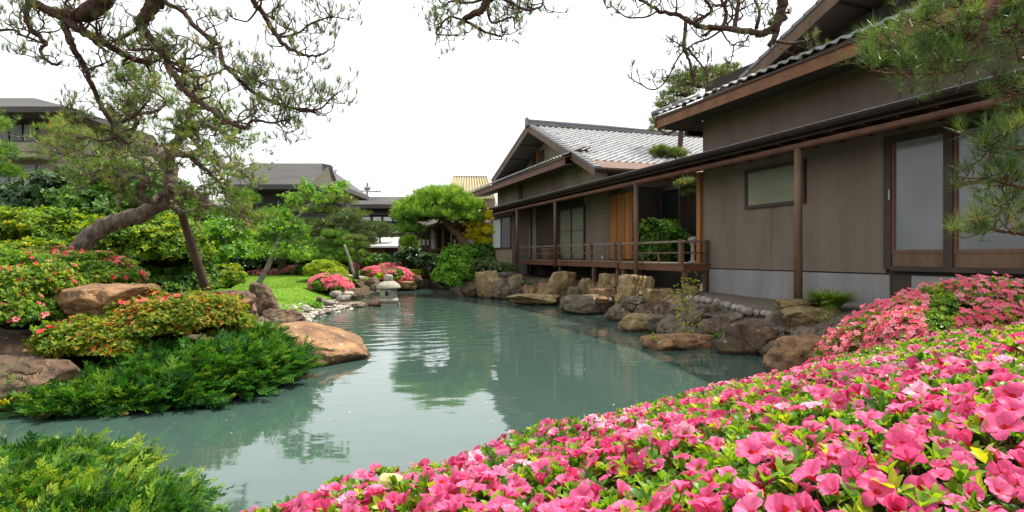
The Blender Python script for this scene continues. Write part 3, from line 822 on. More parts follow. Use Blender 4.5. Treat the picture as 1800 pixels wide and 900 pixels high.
def tile_mesh(pw, pv, name='roof_tile'):
    """one wavy pantile, x along the eave, y up the slope, butt edge thick"""
    V, F = [], []; n = 7
    for yy, dz in ((0, .028), (pv * 1.06, 0.0)):
        for lay in (0, -.028):
            for i in range(n):
                t = i / (n - 1); z = .022 * math.cos(t * 2 * math.pi) + .012 * (1 if t > .78 else 0)
                V.append((t * pw * 1.02, yy, z + dz + lay))
    A, B, C, D = 0, n, 2 * n, 3 * n
    for i in range(n - 1):
        F += [[A + i, A + i + 1, C + i + 1, C + i], [B + i + 1, B + i, A + i, A + i + 1][::1]]
    F += [[A, C, D, B], [A + n - 1, B + n - 1, D + n - 1, C + n - 1]]
    loops = [i for f in F for i in f]
    return mesh_from_arrays(name, np.array(V), loops, np.cumsum([0] + [len(f) for f in F[:-1]]), [M['tile']], None, False)
TM = tile_mesh(.27, .25)

def lay_tiles(parent, spots, limit=300):
    """spots: (origin, x axis, y axis); nearest 'limit' become parts, the others one joined part"""
    spots = sorted(spots, key=lambda q: (Vector(q[0]) - Vector((0, 0, EYE))).length)
    mats = []
    for o_, x, y in spots:
        x = Vector(x).normalized(); y = Vector(y).normalized(); z = x.cross(y).normalized()
        if z.z < 0: z = -z
        m = Matrix(((x.x, y.x, z.x, o_[0]), (x.y, y.y, z.y, o_[1]), (x.z, y.z, z.z, o_[2]), (0, 0, 0, 1)))
        mats.append(m)
    for m in mats[:limit]:
        ob = bpy.data.objects.new('roof_tile', TM); COL.objects.link(ob); ob.parent = parent
        if parent.type == 'EMPTY': ob.matrix_parent_inverse = Matrix.Translation(-Vector(parent.location))
        r = RNG.uniform(-.006, .006, 2)
        ob.matrix_basis = m @ Matrix.Translation((0, 0, float(r[0]))) @ Matrix.Rotation(float(r[1]) * 2, 4, 'X')
    if len(mats) > limit:
        co = np.array([v.co for v in TM.vertices]); polys = [list(p.vertices) for p in TM.polygons]; mb = MB()
        for m in mats[limit:]:
            b = len(mb.v); A = np.array(m)[:3]
            mb.v += [tuple(v) for v in (co @ A[:, :3].T + A[:, 3] + [0, 0, RNG.uniform(-.006, .006)])]
            mb.f += [[b + i for i in p] for p in polys]; mb.m += [0] * len(polys)
        o_ = mb.build('roof_tiling', M['tile'], parent); o_['kind'] = 'stuff'

W_NEAR = 1.0
s_c = hs(1237, W_NEAR)                    # near end corner of the near house's wall
near = thing('garden_house', 'near tan plastered house with long dark eave over the pond and big sliding window', 'house', H(0, 3, .6))
mid = thing('garden_house', 'farther house with tiled gable, veranda and orange board doors', 'house', H(12, 4, .6))
S_RIGHT = -7.5
# walls with panel joints
zb, zj = .35, 1.30
sj = [s_c, hs(1357, 1.0), hs(1556, 1.0)]
MB().hbox(s_c - .02, S_RIGHT, 1.02, 9, zb, 5.9).build('wall_core', M['joint'], near)
def panel(s0, s1, w, z0, z1, mat='wall_tan', par=near, name='wall_panel'):
    s0, s1 = max(s0, s1), min(s0, s1)
    return MB().hbox(s1 + .006, s0 - .006, w, w + .03, z0, z1).build(name, M[mat], par)
sw0, sw1 = hs(1558, 1.0), hs(1558, 1.0) - 4.4     # big window from here to the right
z_b, z_t = 1.38, 3.62
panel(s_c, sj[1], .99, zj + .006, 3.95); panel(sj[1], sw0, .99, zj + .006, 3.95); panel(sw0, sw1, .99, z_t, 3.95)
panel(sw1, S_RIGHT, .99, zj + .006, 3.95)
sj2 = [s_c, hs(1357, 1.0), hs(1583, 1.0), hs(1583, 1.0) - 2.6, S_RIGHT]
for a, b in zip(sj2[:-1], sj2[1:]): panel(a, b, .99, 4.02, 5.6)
# concrete base
for a, b in ((s_c, hs(1400, 1.)), (hs(1400, 1.) , hs(1566, 1.)), (hs(1604, 1.), S_RIGHT)):
    panel(a, b, .97, zb, zj - .02, 'wall_grey', near, 'concrete_base')
MB().hbox(hs(1604, 1.), hs(1566, 1.), 1.0, 1.2, zb, zj - .02).build('wall_vent', M['timber_dk'], near)
# end wall seen past the veranda (gable side) 
MB().hbox(s_c - .015, s_c + .02, .99, 9, zj, 5.6).build('end_wall', M['wall_tan'], near)
MB().hbox(s_c - .015, s_c + .03, .985, 9, zb, zj - .01).build('end_base', M['wall_grey'], near)
for z_ in (1,):
    MB().hbox(s_c + .02, s_c + .16, .90, 1.05, 1.4, 3.7).build('corner_post', M['timber_or'], near)
# small window
a0, a1 = hs(1312, .96), hs(1413, .96); zt, zl = 3.47, 2.70
fr = MB()
for z0, z1 in ((zl - .05, zl + .02), (zt - .02, zt + .05)): fr.hbox(a1 - .04, a0 + .04, .93, 1.0, z0, z1)
for s_ in (a0, a1): fr.hbox(s_ - .035, s_ + .035, .932, .998, zl + .02, zt - .02)
win = fr.build('window', M['timber_dk'], near)
MB().hbox(a1, a0, .965, .985, zl, zt).build('pane', M['glass_green'], win)
# big sliding window
fr = MB(); mid_s = hs(1669, .96)
fr.hbox(sw0 - .14, sw0, .93, 1.02, z_b, z_t).hbox(mid_s - .07, mid_s + .07, .92, 1.02, z_b, z_t).hbox(mid_s - 1.5, mid_s - 1.4, .92, 1.02, z_b, z_t).hbox(sw1, sw1 + .1, .93, 1.02, z_b, z_t)
fr.hbox(sw1 + .1, sw0 - .14, .935, 1.02, z_t - .12, z_t).hbox(sw1 + .1, sw0 - .14, .90, 1.02, z_b - .03, z_b + .05)
win = fr.build('sliding_window', M['timber_dk'], near)
pan = [(sw0 - .14, mid_s + .07), (mid_s - .07, mid_s - 1.4), (mid_s - 1.5, sw1 + .1)]
for i, (a, b) in enumerate(pan):
    MB().hbox(b + .02, a - .05, .975, .99, z_b + .32, z_t - .12).build('pane', M['glass_paper'], win)
    MB().hbox(b, a, .955, .985, z_b + .05, z_b + .26).build('kick_board', M['timber'], win)
    MB().hbox(b, a, .945, .985, z_b + .26, z_b + .32).build('rail', M['timber'], win)
    MB().hbox(a - .05, a, .948, .985, z_b + .32, z_t - .12).build('stile', M['timber_rd'], win)
MB().hbox(mid_s - 1.4, mid_s - .07, .962, .985, 2.66, 2.72).build('glazing_bar', M['timber'], win)
MB().hbox(sw0 - .125, sw0 - .10, .915, .935, 2.55, 2.72).build('handle', M['metal_grey'], win)

# lower eave (one long canopy). near part belongs to the near house, far part to the middle house
s_far = hs(846, 0.0)
def canopy(par, s0, s1, extra_w=1.0):
    a, b = min(s0, s1), max(s0, s1)
    mb = MB(); hquad(mb, [(a, -.02, 3.90), (b, -.02, 3.90), (b, extra_w, 4.0), (a, extra_w, 4.0)], .03)
    mb.build('eave_roof', M['gutter'], par)
    MB().hbox(a, b, -.03, -.005, 3.885, 3.915).build('eave_edge', M['tile_dk'], par)
    g_ = MB(); pr = [(-.10, 3.88), (-.115, 3.83), (-.10, 3.78), (-.055, 3.755), (-.01, 3.78), (.0, 3.86)]
    for (w0, z0), (w1, z1) in zip(pr[:-1], pr[1:]): g_.poly([H(a, w0, z0), H(b, w0, z0), H(b, w1, z1), H(a, w1, z1)])
    g_.build('gutter', M['gutter'], par)
    MB().hbox(a, b, .01, .05, 3.72, 3.87).build('fascia', M['timber_dk'], par)
    MB().tube([H(a, .12, 3.60), H(b, .12, 3.60)], .065, 8).build('eave_beam', M['timber_rd'], par, True)
    MB().hbox(a, b, .06, extra_w, 3.80, 3.83).build('soffit', M['timber_dk'], par)
    k = a + .2
    rm = None
    while k < b:
        q = MB().hbox(k, k + .05, .05, extra_w, 3.70, 3.80)
        if rm is None: rm = q.build('rafter', M['timber_dk'], par); k0 = k
        else:
            c = rm.copy(); COL.objects.link(c); d = (k - k0) * D1; c.location = Vector(d); 
        k += .6
canopy(near, S_RIGHT, hs(1225, .0)); canopy(mid, hs(1225, .0) + .004, s_far)
def post(par, s, w, z0, z1, r, mat='timber', name='post'):
    return MB().tube([H(s, w, z0), H(s, w, (z0 + z1) / 2), H(s, w, z1)], [r * 1.06, r, r * .97], 12).build(name, M[mat], par, True)
post(near, hs(1403, .12), .12, .70, 3.56, .072)
post(near, hs(1403, .12) - 4.4, .12, .6, 3.56, .072)

# upper skirt roof of the near house
def skirt(par, s_l, s_r, zf, w_in=1.0, rise=.42, tiles=True, fm='timber_fascia'):
    """tiled lean-to eave along the front from s_l (far end) to s_r (near end)"""
    a, b = s_r, s_l
    MB().hbox(a, b, -.02, .03, zf - .24, zf).build('fascia', M[fm], par)
    mb = MB(); hquad(mb, [(a, -.05, zf + .03), (b, -.05, zf + .03), (b, w_in, zf + .03 + rise), (a, w_in, zf + .03 + rise)], .05); mb.build('roof_board', M['timber_dk'], par)
    mb = MB(); hquad(mb, [(a, .03, zf - .20), (b, .03, zf - .20), (b, w_in, zf - .06), (a, w_in, zf - .06)], .02); mb.build('soffit', M['soffit'], par)
    # verge closing board at the far end
    MB().hexa([H(b, -.05, zf - .22), H(b, w_in, zf - .08), H(b + .05, w_in, zf - .08), H(b + .05, -.05, zf - .22),
               H(b, -.05, zf + .05), H(b, w_in, zf + .05 + rise), H(b + .05, w_in, zf + .05 + rise), H(b + .05, -.05, zf + .05)]).build('barge_board', M['timber_rd'], par)
    sp = []
    if tiles:
        ang = math.atan2(rise, w_in + .05); yax = DN * math.cos(ang) + np.array([0, 0, math.sin(ang)])
        n = int((b - a) / .27)
        for i in range(n):
            for j in range(4):
                sp.append((H(a + .27 * (i + 1), -.09, zf + .075) + yax * (.25 * j) , -D1, yax))
    return sp
def tile_ends(par, s_l, s_r, z):
    """round eave-end caps, one under each tile"""
    cap = MB().lathe((0, 0, 0), [(.001, 0), (.04, .0), (.045, .02), (.045, .05)], 10)
zf1 = 5.06
sk_l, sk_r = hs(1152, -.05), S_RIGHT
tiles_near = skirt(near, sk_l, sk_r, zf1)
# verge roll on the far end of the skirt
MB().tube([H(sk_l + .02, -.12, zf1 + .12), H(sk_l + .02, 1.0, zf1 + .57)], .07, 8).build('verge_roll', M['tile_dk'], near, True)
MB().tube([H(sk_l - .33, .25, zf1 + .30), H(sk_l - .33, 1.0, zf1 + .62)], .05, 8).build('verge_roll', M['tile_dk'], near, True)
# return eave round the corner, seen from below
MB().hexa([H(sk_l - .05, .9, 4.72), H(sk_l - .05, 9, 4.72), H(sk_l + .12, 9, 4.72), H(sk_l + .12, .9, 4.72),
           H(sk_l - .05, .9, 4.86), H(sk_l - .05, 9, 4.86), H(sk_l + .12, 9, 4.86), H(sk_l + .12, .9, 4.86)]).build('gutter', M['gutter'], near)
MB().hexa([H(s_c, .2, 4.92), H(s_c, 9, 4.92), H(sk_l, 9, 4.82), H(sk_l, .2, 4.80),
           H(s_c, .2, 4.96), H(s_c, 9, 4.96), H(sk_l, 9, 4.86), H(sk_l, .2, 4.84)]).build('soffit', M['soffit'], near)
# gable above: rake from (1313,133) upwards
def gable(par, ap, zl_end, zr_end, s_l, s_r, z_ap, w0=.3, w1=12.0, w_wall=1.3, th=.14, soff='soffit', over_tile='tile_dk', wall='wall_tan', tiles_side=None, battens=3):
    """gable facing the pond: apex s=ap; left (far) foot s_l at zl_end, right (near) foot s_r at zr_end"""
    for (se, ze, nm) in ((s_l, zl_end, 'far'), (s_r, zr_end, 'near')):
        lo, hi = (ap, se)
        mb = MB(); mb.hexa([H(ap, w0, z_ap - th), H(ap, w1, z_ap - th), H(se, w1, ze - th), H(se, w0, ze - th), H(ap, w0, z_ap), H(ap, w1, z_ap), H(se, w1, ze), H(se, w0, ze)])
        mb.build('roof_board', M[soff], par)
        # barge board, proud of the roof deck
        MB().hexa([H(ap, w0 - .05, z_ap - .26), H(ap, w0 - .005, z_ap - .26), H(se, w0 - .005, ze - .24), H(se, w0 - .05, ze - .24),
                   H(ap, w0 - .05, z_ap + .01), H(ap, w0 - .005, z_ap + .01), H(se, w0 - .005, ze + .01), H(se, w0 - .05, ze + .01)]).build('barge_board', M['timber'], par)
        # verge tiles along the rake
        L = math.hypot(se - ap, ze - z_ap); n = max(2, int(L / .3)); 
        for i in range(n):
            t0, t1 = i / n, (i + 1) / n + .01; s0, s1 = ap + (se - ap) * t0, ap + (se - ap) * t1; z0, z1 = z_ap + (ze - z_ap) * t0, z_ap + (ze - z_ap) * t1
            MB().hexa([H(s0, w0 - .07, z0 + .005), H(s0, w0 + .16, z0 + .005), H(s1, w0 + .16, z1 + .02), H(s1, w0 - .07, z1 + .02),
                       H(s0, w0 - .07, z0 + .07), H(s0, w0 + .16, z0 + .07), H(s1, w0 + .16, z1 + .10), H(s1, w0 - .07, z1 + .10)]).build('verge_tile', M[over_tile], par)
        for k in range(battens):
            t0 = (k + 1) / (battens + 1); s0 = ap + (se - ap) * t0; z0 = z_ap + (ze - z_ap) * t0 - th
            MB().hexa([H(s0 - .025, w0, z0 - .03), H(s0 - .025, w_wall, z0 - .03), H(s0 + .025, w_wall, z0 - .03), H(s0 + .025, w0, z0 - .03),
                       H(s0 - .025, w0, z0 + .01), H(s0 - .025, w_wall, z0 + .01), H(s0 + .025, w_wall, z0 + .01), H(s0 + .025, w0, z0 + .01)]).build('batten', M['timber_dk'], par)
# near gable
w_g = .3
def rz(px, py): return hs(px, w_g), hz(px, py, w_g)
(sA, zA), (sB, zB) = rz(1313, 133), rz(1440, 12)
sl = (zB - zA) / (sA - sB)
ap_s = sA - 5.6; ap_z = zA + sl * 5.6
gable(near, ap_s, zA - .05, zA - .05, sA + .1, ap_s - 5.7, ap_z, w_g, 12, 1.3, battens=4)
MB().hexa([H(sA, 1.35, 5.3), H(sA, 1.5, 5.3), H(ap_s - 5.6, 1.5, 5.3), H(ap_s - 5.6, 1.35, 5.3),
           H(sA, 1.35, zA - .12), H(sA, 1.5, zA - .12), H(ap_s - 5.6, 1.5, zA - .12), H(ap_s - 5.6, 1.35, zA - .12)]).build('gable_wall', M['wall_tan'], near)
gw = MB(); gw.poly([H(sA, 1.35, zA - .14), H(ap_s - 5.6, 1.35, zA - .14), H(ap_s, 1.35, ap_z - .14)]).poly([H(sA, 1.5, zA - .14), H(ap_s, 1.5, ap_z - .14), H(ap_s - 5.6, 1.5, zA - .14)])
gw.build('gable_wall', M['wall_tan'], near)
# far end wall under the near house's main roof
MB().hbox(s_c - .3, s_c, 1.4, 9, 4.9, 5.55).build('upper_wall', M['wall_tan'], near)
lay_tiles(near, tiles_near, 300)

# ------------------------------------------------------------------ middle house
s_r1 = hs(1068, 1.0); s_l1 = hs(862, .6)
sb = hs(900, .6)
# body
MB().hbox(s_r1 + .02, s_l1 - .02, 1.43, 9, 1.2, 4.15).build('wall_core', M['joint'], mid)
MB().hbox(s_r1 + .05, s_l1 - .02, 1.7, 9, .3, 1.2).build('underfloor_wall', M['joint'], mid)  # near black wall; the darkness under the deck is put into its colour
# lower left block
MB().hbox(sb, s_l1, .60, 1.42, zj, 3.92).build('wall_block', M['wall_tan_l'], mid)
MB().hbox(sb - .01, s_l1 + .01, .57, 1.5, .3, zj - .02).build('concrete_base', M['wall_grey'], mid)
a0, a1 = hs(866, .58), hs(898, .58); zt, zl = hz(882, 384, .58), hz(882, 435, .58)
fr = MB()
for z0, z1 in ((zl - .06, zl), (zt, zt + .06)): fr.hbox(a1 - .05, a0 + .05, .54, .6, z0, z1)
for s_ in (a0, a1, (a0 + a1) / 2): fr.hbox(s_ - .04, s_ + .04, .542, .6, zl, zt)
win = fr.build('window', M['timber_dk'], mid)
ms = (a0 + a1) / 2
for a, b in ((a1, ms), (ms, a0)): MB().hbox(a + .04, b - .04, .575, .596, zl, zt).build('pane', M['glass_pale'] if a == ms else M['glass_paper'], win)
# recess wall (w 1.4) bays along the veranda
wr = 1.40
def bay(px0, px1, z0, z1, mat, name, w=wr, th=.03):
    a, b = hs(px0, w), hs(px1, w)
    return MB().hbox(min(a, b), max(a, b), w, w + th, z0, z1).build(name, M[mat], mid)
bay(900, 909, 1.45, 3.8, 'wall_tan', 'wall_panel'); bay(935, 942, 1.45, 3.8, 'wall_tan_l', 'wall_panel', 1.38); bay(942, 978, 1.45, 3.8, 'timber_dk', 'dark_panel')  # the last bay is a plain dark panel
bay(1027, 1071, 1.45, 3.8, 'wall_tan', 'wall_panel')
def door(px0, px1, z0, z1, n, w=1.37, mat='glass_green', fm='timber_dk', bars=(2.55,)):
    a, b = hs(px1, w), hs(px0, w); f = MB()
    f.hbox(a - .03, b + .03, w - .03, w + .05, z1, z1 + .09).hbox(a - .03, b + .03, w - .03, w + .05, z0 - .05, z0)
    for i in range(n + 1):
        s_ = a + (b - a) * i / n; f.hbox(s_ - .05, s_ + .05, w - .028, w + .05, z0, z1)
    d_ = f.build('sliding_door', M[fm], mid)
    for i in range(n):
        s0, s1 = a + (b - a) * i / n + .05, a + (b - a) * (i + 1) / n - .05
        MB().hbox(s0, s1, w, w + .02, z0, z1).build('pane', M[mat], d_)
        for zz in bars: MB().hbox(s0, s1, w - .012, w, zz, zz + .04).build('glazing_bar', M['timber'], d_)
door(909, 934, 1.50, 3.72, 1, 1.36, bars=())
door(984, 1027, 1.50, 3.42, 2)
# orange board doors
a, b = hs(1114, 1.38), hs(1073, 1.38); nb = 6
for i in range(nb):
    s0, s1 = a + (b - a) * i / nb, a + (b - a) * (i + 1) / nb
    MB().hbox(s0 + .008, s1 - .008, 1.33 + .015 * (i % 2), 1.40, 1.50, 3.62).build('door_board', M['timber_or'], mid)
MB().hbox(a - .08, b + .06, 1.33, 1.42, 3.62, 3.72).build('lintel', M['timber_dk'], mid)
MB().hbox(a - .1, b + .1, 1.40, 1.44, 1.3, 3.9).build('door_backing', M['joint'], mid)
# lattice wall of the passage between the houses
wl = 2.9; la, lb_ = hs(1232, wl) - .4, hs(1118, wl) + .3
MB().hbox(la, lb_, wl + .05, wl + .1, 1.4, 3.75).build('passage_wall', M['glass_dk'], mid)
ns = 46
bat = MB().hbox(0, .028, wl, wl + .05, 1.45, 3.7)
first = None
for i in range(ns):
    s_ = la + (lb_ - la) * i / ns
    if 16 < i < 28: continue
    o_ = MB().hbox(s_, s_ + .03, wl, wl + .045, 1.45, 3.7).build('slat', M['timber_dk'], mid)
for px in (1160, 1196):
    s_ = hs(px, wl); MB().hbox(s_ - .06, s_ + .06, wl - .04, wl + .06, 1.4, 3.75).build('mullion', M['timber_dk'], mid)
MB().hbox(hs(1196, wl), hs(1160, wl), wl + .01, wl + .04, 2.72, 2.77).build('glazing_bar', M['timber'], mid)
MB().hbox(la, lb_, wl - .02, wl + .12, 3.75, 3.95).build('lintel', M['timber_dk'], mid)
# upper walls
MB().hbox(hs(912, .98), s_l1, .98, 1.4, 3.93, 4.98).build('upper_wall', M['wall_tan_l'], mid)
MB().hbox(hs(918, .98), hs(912, .98) - .01, .94, 1.2, 3.93, 4.98).build('pilaster', M['timber_dk'], mid)
MB().hbox(hs(990, .98), hs(918, .98) - .01, .99, 1.4, 3.93, 4.98).build('upper_wall', M['wall_tan'], mid)  # shadowed stretch of the same wall; the shadow is painted as darker plaster
MB().hbox(s_r1 - .01, s_r1 + .02, 1.0, 10, 3.93, 4.25).build('side_wall', M['wall_tan'], mid)
# main gable
w_m = .3
apx, apz = hs(930, w_m), hz(930, 221, w_m)
rx_, rz_ = hs(1048, w_m), hz(1048, 296, w_m)
lx_, lz_ = hs(866, w_m) , hz(866, 318, w_m)
gable(mid, apx, lz_, rz_, lx_, rx_, apz, w_m, 11.5, 1.35, battens=3, wall='wall_tan_l')
zg = 4.98; sl_r = (apz - rz_) / (apx - rx_)
gl = lx_ ; 
z_at = lambda s_: apz - .15 - (sl_r * (apx - s_) if s_ < apx else (apz - lz_) / (lx_ - apx) * (s_ - apx))
gw = MB()
for w_ in (1.36, 1.5):
    gw.poly([H(s_r1, w_, 4.3), H(s_r1, w_, z_at(s_r1)), H(apx, w_, z_at(apx)), H(lx_, w_, z_at(lx_)), H(lx_, w_, 4.3)])
gw.build('gable_wall', M['wall_tan_l'], mid)
sq = hs(990, .98) - .01; tz = lambda s_: z_at(s_) - .0
MB().hexa([H(s_r1, .99, 3.93), H(s_r1, 1.34, 3.93), H(sq, 1.34, 3.93), H(sq, .99, 3.93), H(s_r1, .99, tz(s_r1)), H(s_r1, 1.34, tz(s_r1)), H(sq, 1.34, tz(sq)), H(sq, .99, tz(sq))]).build('upper_wall', M['wall_tan_l'], mid)
MB().hbox(hs(941, 1.3), hs(934, 1.3), 1.30, 1.345, 5.75, 6.2).build('gable_vent', M['timber_dk'], mid)
MB().hbox(hs(955, 1.3), hs(947, 1.3), 1.30, 1.345, 5.75, 6.2).build('gable_vent', M['timber_dk'], mid)
MB().hbox(hs(945, 1.3) - .04, hs(945, 1.3) + .04, 1.26, 1.345, 5.2, 6.5).build('gable_post', M['timber_or'], mid)
# skirt roof
sk2 = skirt(mid, hs(826, -.05), hs(990, -.05), 4.96, fm='timber_rd')
tiles_mid = list(sk2)
# main roof tiles on the slope that faces the camera
dx = np.array([apx - rx_, apz - rz_]); L = np.hypot(*dx); up_ax = D1 * dx[0] / L + np.array([0, 0, dx[1] / L])
rows = int((L - .9) / .25)
for j in range(rows):
    base = H(rx_, 0, rz_) + up_ax * (.85 + .25 * j)
    for i in range(40):
        o_ = base + DN * (w_m + .16 + .27 * i) + np.array([0, 0, .04])
        tiles_mid.append((o_, DN, up_ax))
# brown metal foot of that slope, with the gutter under it
MB().hexa([H(rx_ - .05, w_m + .02, rz_ - .02), H(rx_ - .05, 11.5, rz_ - .02), H(rx_ + .85 * dx[0] / L, 11.5, rz_ + .9 * dx[1] / L - .02), H(rx_ + .85 * dx[0] / L, w_m + .02, rz_ + .9 * dx[1] / L - .02),
           H(rx_ - .05, w_m + .02, rz_ + .04), H(rx_ - .05, 11.5, rz_ + .04), H(rx_ + .85 * dx[0] / L, 11.5, rz_ + .9 * dx[1] / L + .04), H(rx_ + .85 * dx[0] / L, w_m + .02, rz_ + .9 * dx[1] / L + .04)]).build('metal_eave', M['copper'], mid)
MB().hbox(rx_ - .14, rx_ - .06, w_m, 11.5, rz_ - .14, rz_ - .03).build('gutter', M['gutter'], mid)
# ridge: stacked courses, roll and end ornament
MB().hbox(apx - .13, apx + .13, w_m - .05, 11.5, apz + .02, apz + .13).build('ridge_course', M['tile_dk'], mid)
MB().tube([H(apx, w_m - .08, apz + .18), H(apx, 11.5, apz + .18)], .09, 10).build('ridge_roll', M['tile_dk'], mid, True)
MB().hbox(apx - .15, apx + .15, w_m - .16, w_m - .06, apz - .06, apz + .32).build('ridge_end_tile', M['tile_dk'], mid, False, .04)
lay_tiles(mid, tiles_mid, 300)

# veranda: two decks with planks, railings and legs
def veranda(s0, s1, w0, w1, zf, px_posts, label, bal):
    rt = thing('veranda', label, 'veranda', H(s0, w0, .6))
    a, b = min(s0, s1), max(s0, s1); n = int((w1 - w0) / .14)
    fm = MB().hbox(a, b, w0 + .02, w0 + .07, zf - .20, zf - .03); fm.hbox(a, a + .05, w0 + .07, w1, zf - .2, zf - .03).hbox(b - .05, b, w0 + .07, w1, zf - .2, zf - .03)
    fm.build('deck_frame', M['timber_rd'], rt)
    for i in range(n):
        w_ = w0 + (w1 - w0) * i / n
        MB().hbox(a - .02, b + .02, w_ + .004, w_ + (w1 - w0) / n - .004, zf - .03, zf).build('plank', M['timber_gr'], rt)
    for s_ in px_posts:
        MB().hbox(s_ - .05, s_ + .05, w0 - .03, w0 + .07, zf, zf + .58).build('railing_post', M['timber'], rt)
        MB().hbox(s_ - .05, s_ + .05, w0 + .075, w0 + .175, .1, zf - .03).build('leg', M['timber'], rt)
        MB().hbox(s_ - .05, s_ + .05, w1 - .45, w1 - .35, .3, zf - .03).build('leg', M['timber_dk'], rt)
    MB().hbox(a - .1, b + .08, w0 - .01, w0 + .05, zf + .50, zf + .55).build('top_rail', M['timber_gr'], rt)
    MB().hbox(a, b, w0, w0 + .04, zf + .23, zf + .27).build('middle_rail', M['timber'], rt)
    for s_ in bal: MB().hbox(s_ - .025, s_ + .025, w0 + .005, w0 + .035, zf, zf + .23).build('baluster', M['timber'], rt)
    return rt
wd = .35; ps = [hs(p, wd) for p in (905, 979, 1038, 1080)]
v1 = veranda(hs(903, wd), hs(1084, wd), wd, 1.38, 1.45, ps, 'far lower veranda deck with low railing and clay planter', [hs(p, wd) for p in (938, 957, 1006, 1060)])
wd = .18; ps = [hs(p, wd) for p in (1090, 1196)]
v2 = veranda(hs(1087, wd), hs(1199, wd), wd, 1.32, 1.43, ps, 'near veranda deck with railing turning back to the tan wall', [hs(p, wd) for p in (1128, 1157)])
s_e = hs(1196, wd)
MB().hbox(s_e - .02, s_e + .03, wd + .07, .95, 1.93, 1.98).build('side_rail', M['timber_gr'], v2)
MB().hbox(s_e - .015, s_e + .025, wd + .07, .95, 1.66, 1.70).build('side_rail', M['timber'], v2)
MB().hbox(s_e - .05, s_e + .05, .86, .95, .4, 2.0).build('railing_post', M['timber'], v2)
for p_ in (1118, 976, 909):
    post(mid, hs(p_, .06), .06, .5 if p_ > 1000 else 1.2, 3.56, .06)
MB().hbox(hs(1130, 1.9), hs(1228, 1.9) , 1.9, 1.94, .5, 1.3).build('underfloor_dark_sheet', M['joint'], mid)  # dark sheet added to stand in for the shade under the floor

# ------------------------------------------------------------------ buildings beyond the pond
def bg_box(par, name, px0, px1, py0, py1, Y, D, mat, z0=None):
    a, b = P(px0, py0, Y), P(px1, py1, Y)
    return MB().box(a[0], b[0], Y, Y + D, b[2] if z0 is None else z0, a[2]).build(name, M[mat], par)
def roof_hip(par, px0, px1, pt0, pt1, ye, yt, Y, D, inset, mat, name='roof', th=.25, top_off=None):
    """roof slab whose eave runs px0..px1 at pixel row ye and whose ridge runs pt0..pt1 at row yt, inset metres behind"""
    e0, e1 = P(px0, ye, Y), P(px1, ye, Y); r0, r1 = P(pt0, yt, Y + inset), P(pt1, yt, Y + inset)
    back0 = np.array([e0[0], Y + 2 * inset, e0[2]]); back1 = np.array([e1[0], Y + 2 * inset, e1[2]])
    mb = MB(); mb.poly([e0, e1, r1, r0]).poly([e1, back1, r1]).poly([back0, e0, r0]).poly([back1, back0, r0, r1])
    dn = np.array([0, 0, -th]); mb.poly([e0, e0 + dn, e1 + dn, e1]).poly([e1, e1 + dn, back1 + dn, back1]).poly([back0, back0 + dn, e0 + dn, e0]).poly([e0 + dn, back0 + dn, back1 + dn, e1 + dn])
    return mb.build(name, M[mat], par)
# left building of several storeys
A = thing('hotel_building', 'beige three storey building behind the leaning pine at the pond garden edge', 'building', P(0, 450, 27))
A['label'] = 'beige three storey building with balconies behind the pine'
Y = 27
bg_box(A, 'wall', -420, 128, 205, 470, Y + 1.2, 8, 'wall_beige', .6)
for (y0, y1) in ((250, 266), (268, 276), (338, 350)):
    bg_box(A, 'balcony_slab', -420, 62 if y0 < 300 else 72, y0, y1, Y, 1.3, 'wall_beige')
bg_box(A, 'railing', -420, 72, 350, 372, Y, .08, 'wall_black')
for (x0, x1, y0, y1) in ((-80, 64, 216, 249), (-80, 64, 290, 336)):
    w_ = bg_box(A, 'window', x0, x1, y0, y1, Y + 1.12, .06, 'glass_dk')
    n = 6
    for i in range(n):
        u0 = x0 + (x1 - x0) * i / n; bg_box(w_, 'curtain', u0 + 2, u0 + (x1 - x0) / n - 2, y0 + 3, y1 - 2, Y + 1.06, .03, 'curtain')
bg_box(A, 'corner_wall', 100, 126, 205, 300, Y + .9, .4, 'wall_tan_l')
rf = MB(); e = [P(-420, 186, Y - .8), P(112, 186, Y - .8)]
roof_hip(A, -420, 118, -420, 60, 187, 172, Y - .8, 6, 3.2, 'roof_far')
# dark hipped roof building
B = thing('dark_roof_hall', 'black walled hall with broad grey hip and gable roof, left of the centre', 'building', P(500, 450, 44))
B['label'] = 'black walled hall with broad grey gabled roof behind the maple'
Y = 44
bg_box(B, 'wall', 408, 560, 324, 450, Y + 1.5, 9, 'wall_black', .8)
bg_box(B, 'eave_board', 392, 588, 325, 334, Y + .1, .3, 'timber_dk')
roof_hip(B, 385, 598, 448, 566, 324, 287, Y, 10, 4.5, 'roof_far', th=.35)
# gable part on the right slope
a_, b_, c_ = P(572, 290, Y - .1), P(602, 352, Y - .3), P(545, 322, Y - .1)
MB().plate([P(566, 287, Y + 4.4), P(582, 290, Y + 1.5), P(603, 352, Y - .6), P(590, 350, Y + .4)], (0, 0, .3)).build('verge_roof', M['roof_far'], B)
MB().hexa([P(548, 322, Y - .1), P(590, 346, Y - .1), P(590, 346, Y + 1), P(548, 322, Y + 1), P(574, 295, Y - .1), P(577, 293, Y - .1), P(577, 293, Y + 1), P(574, 295, Y + 1)]).build('gable_wall', M['wall_beige'], B)
bg_box(B, 'side_wall', 556, 597, 400, 460, Y - 1, 2, 'wall_beige', .8)
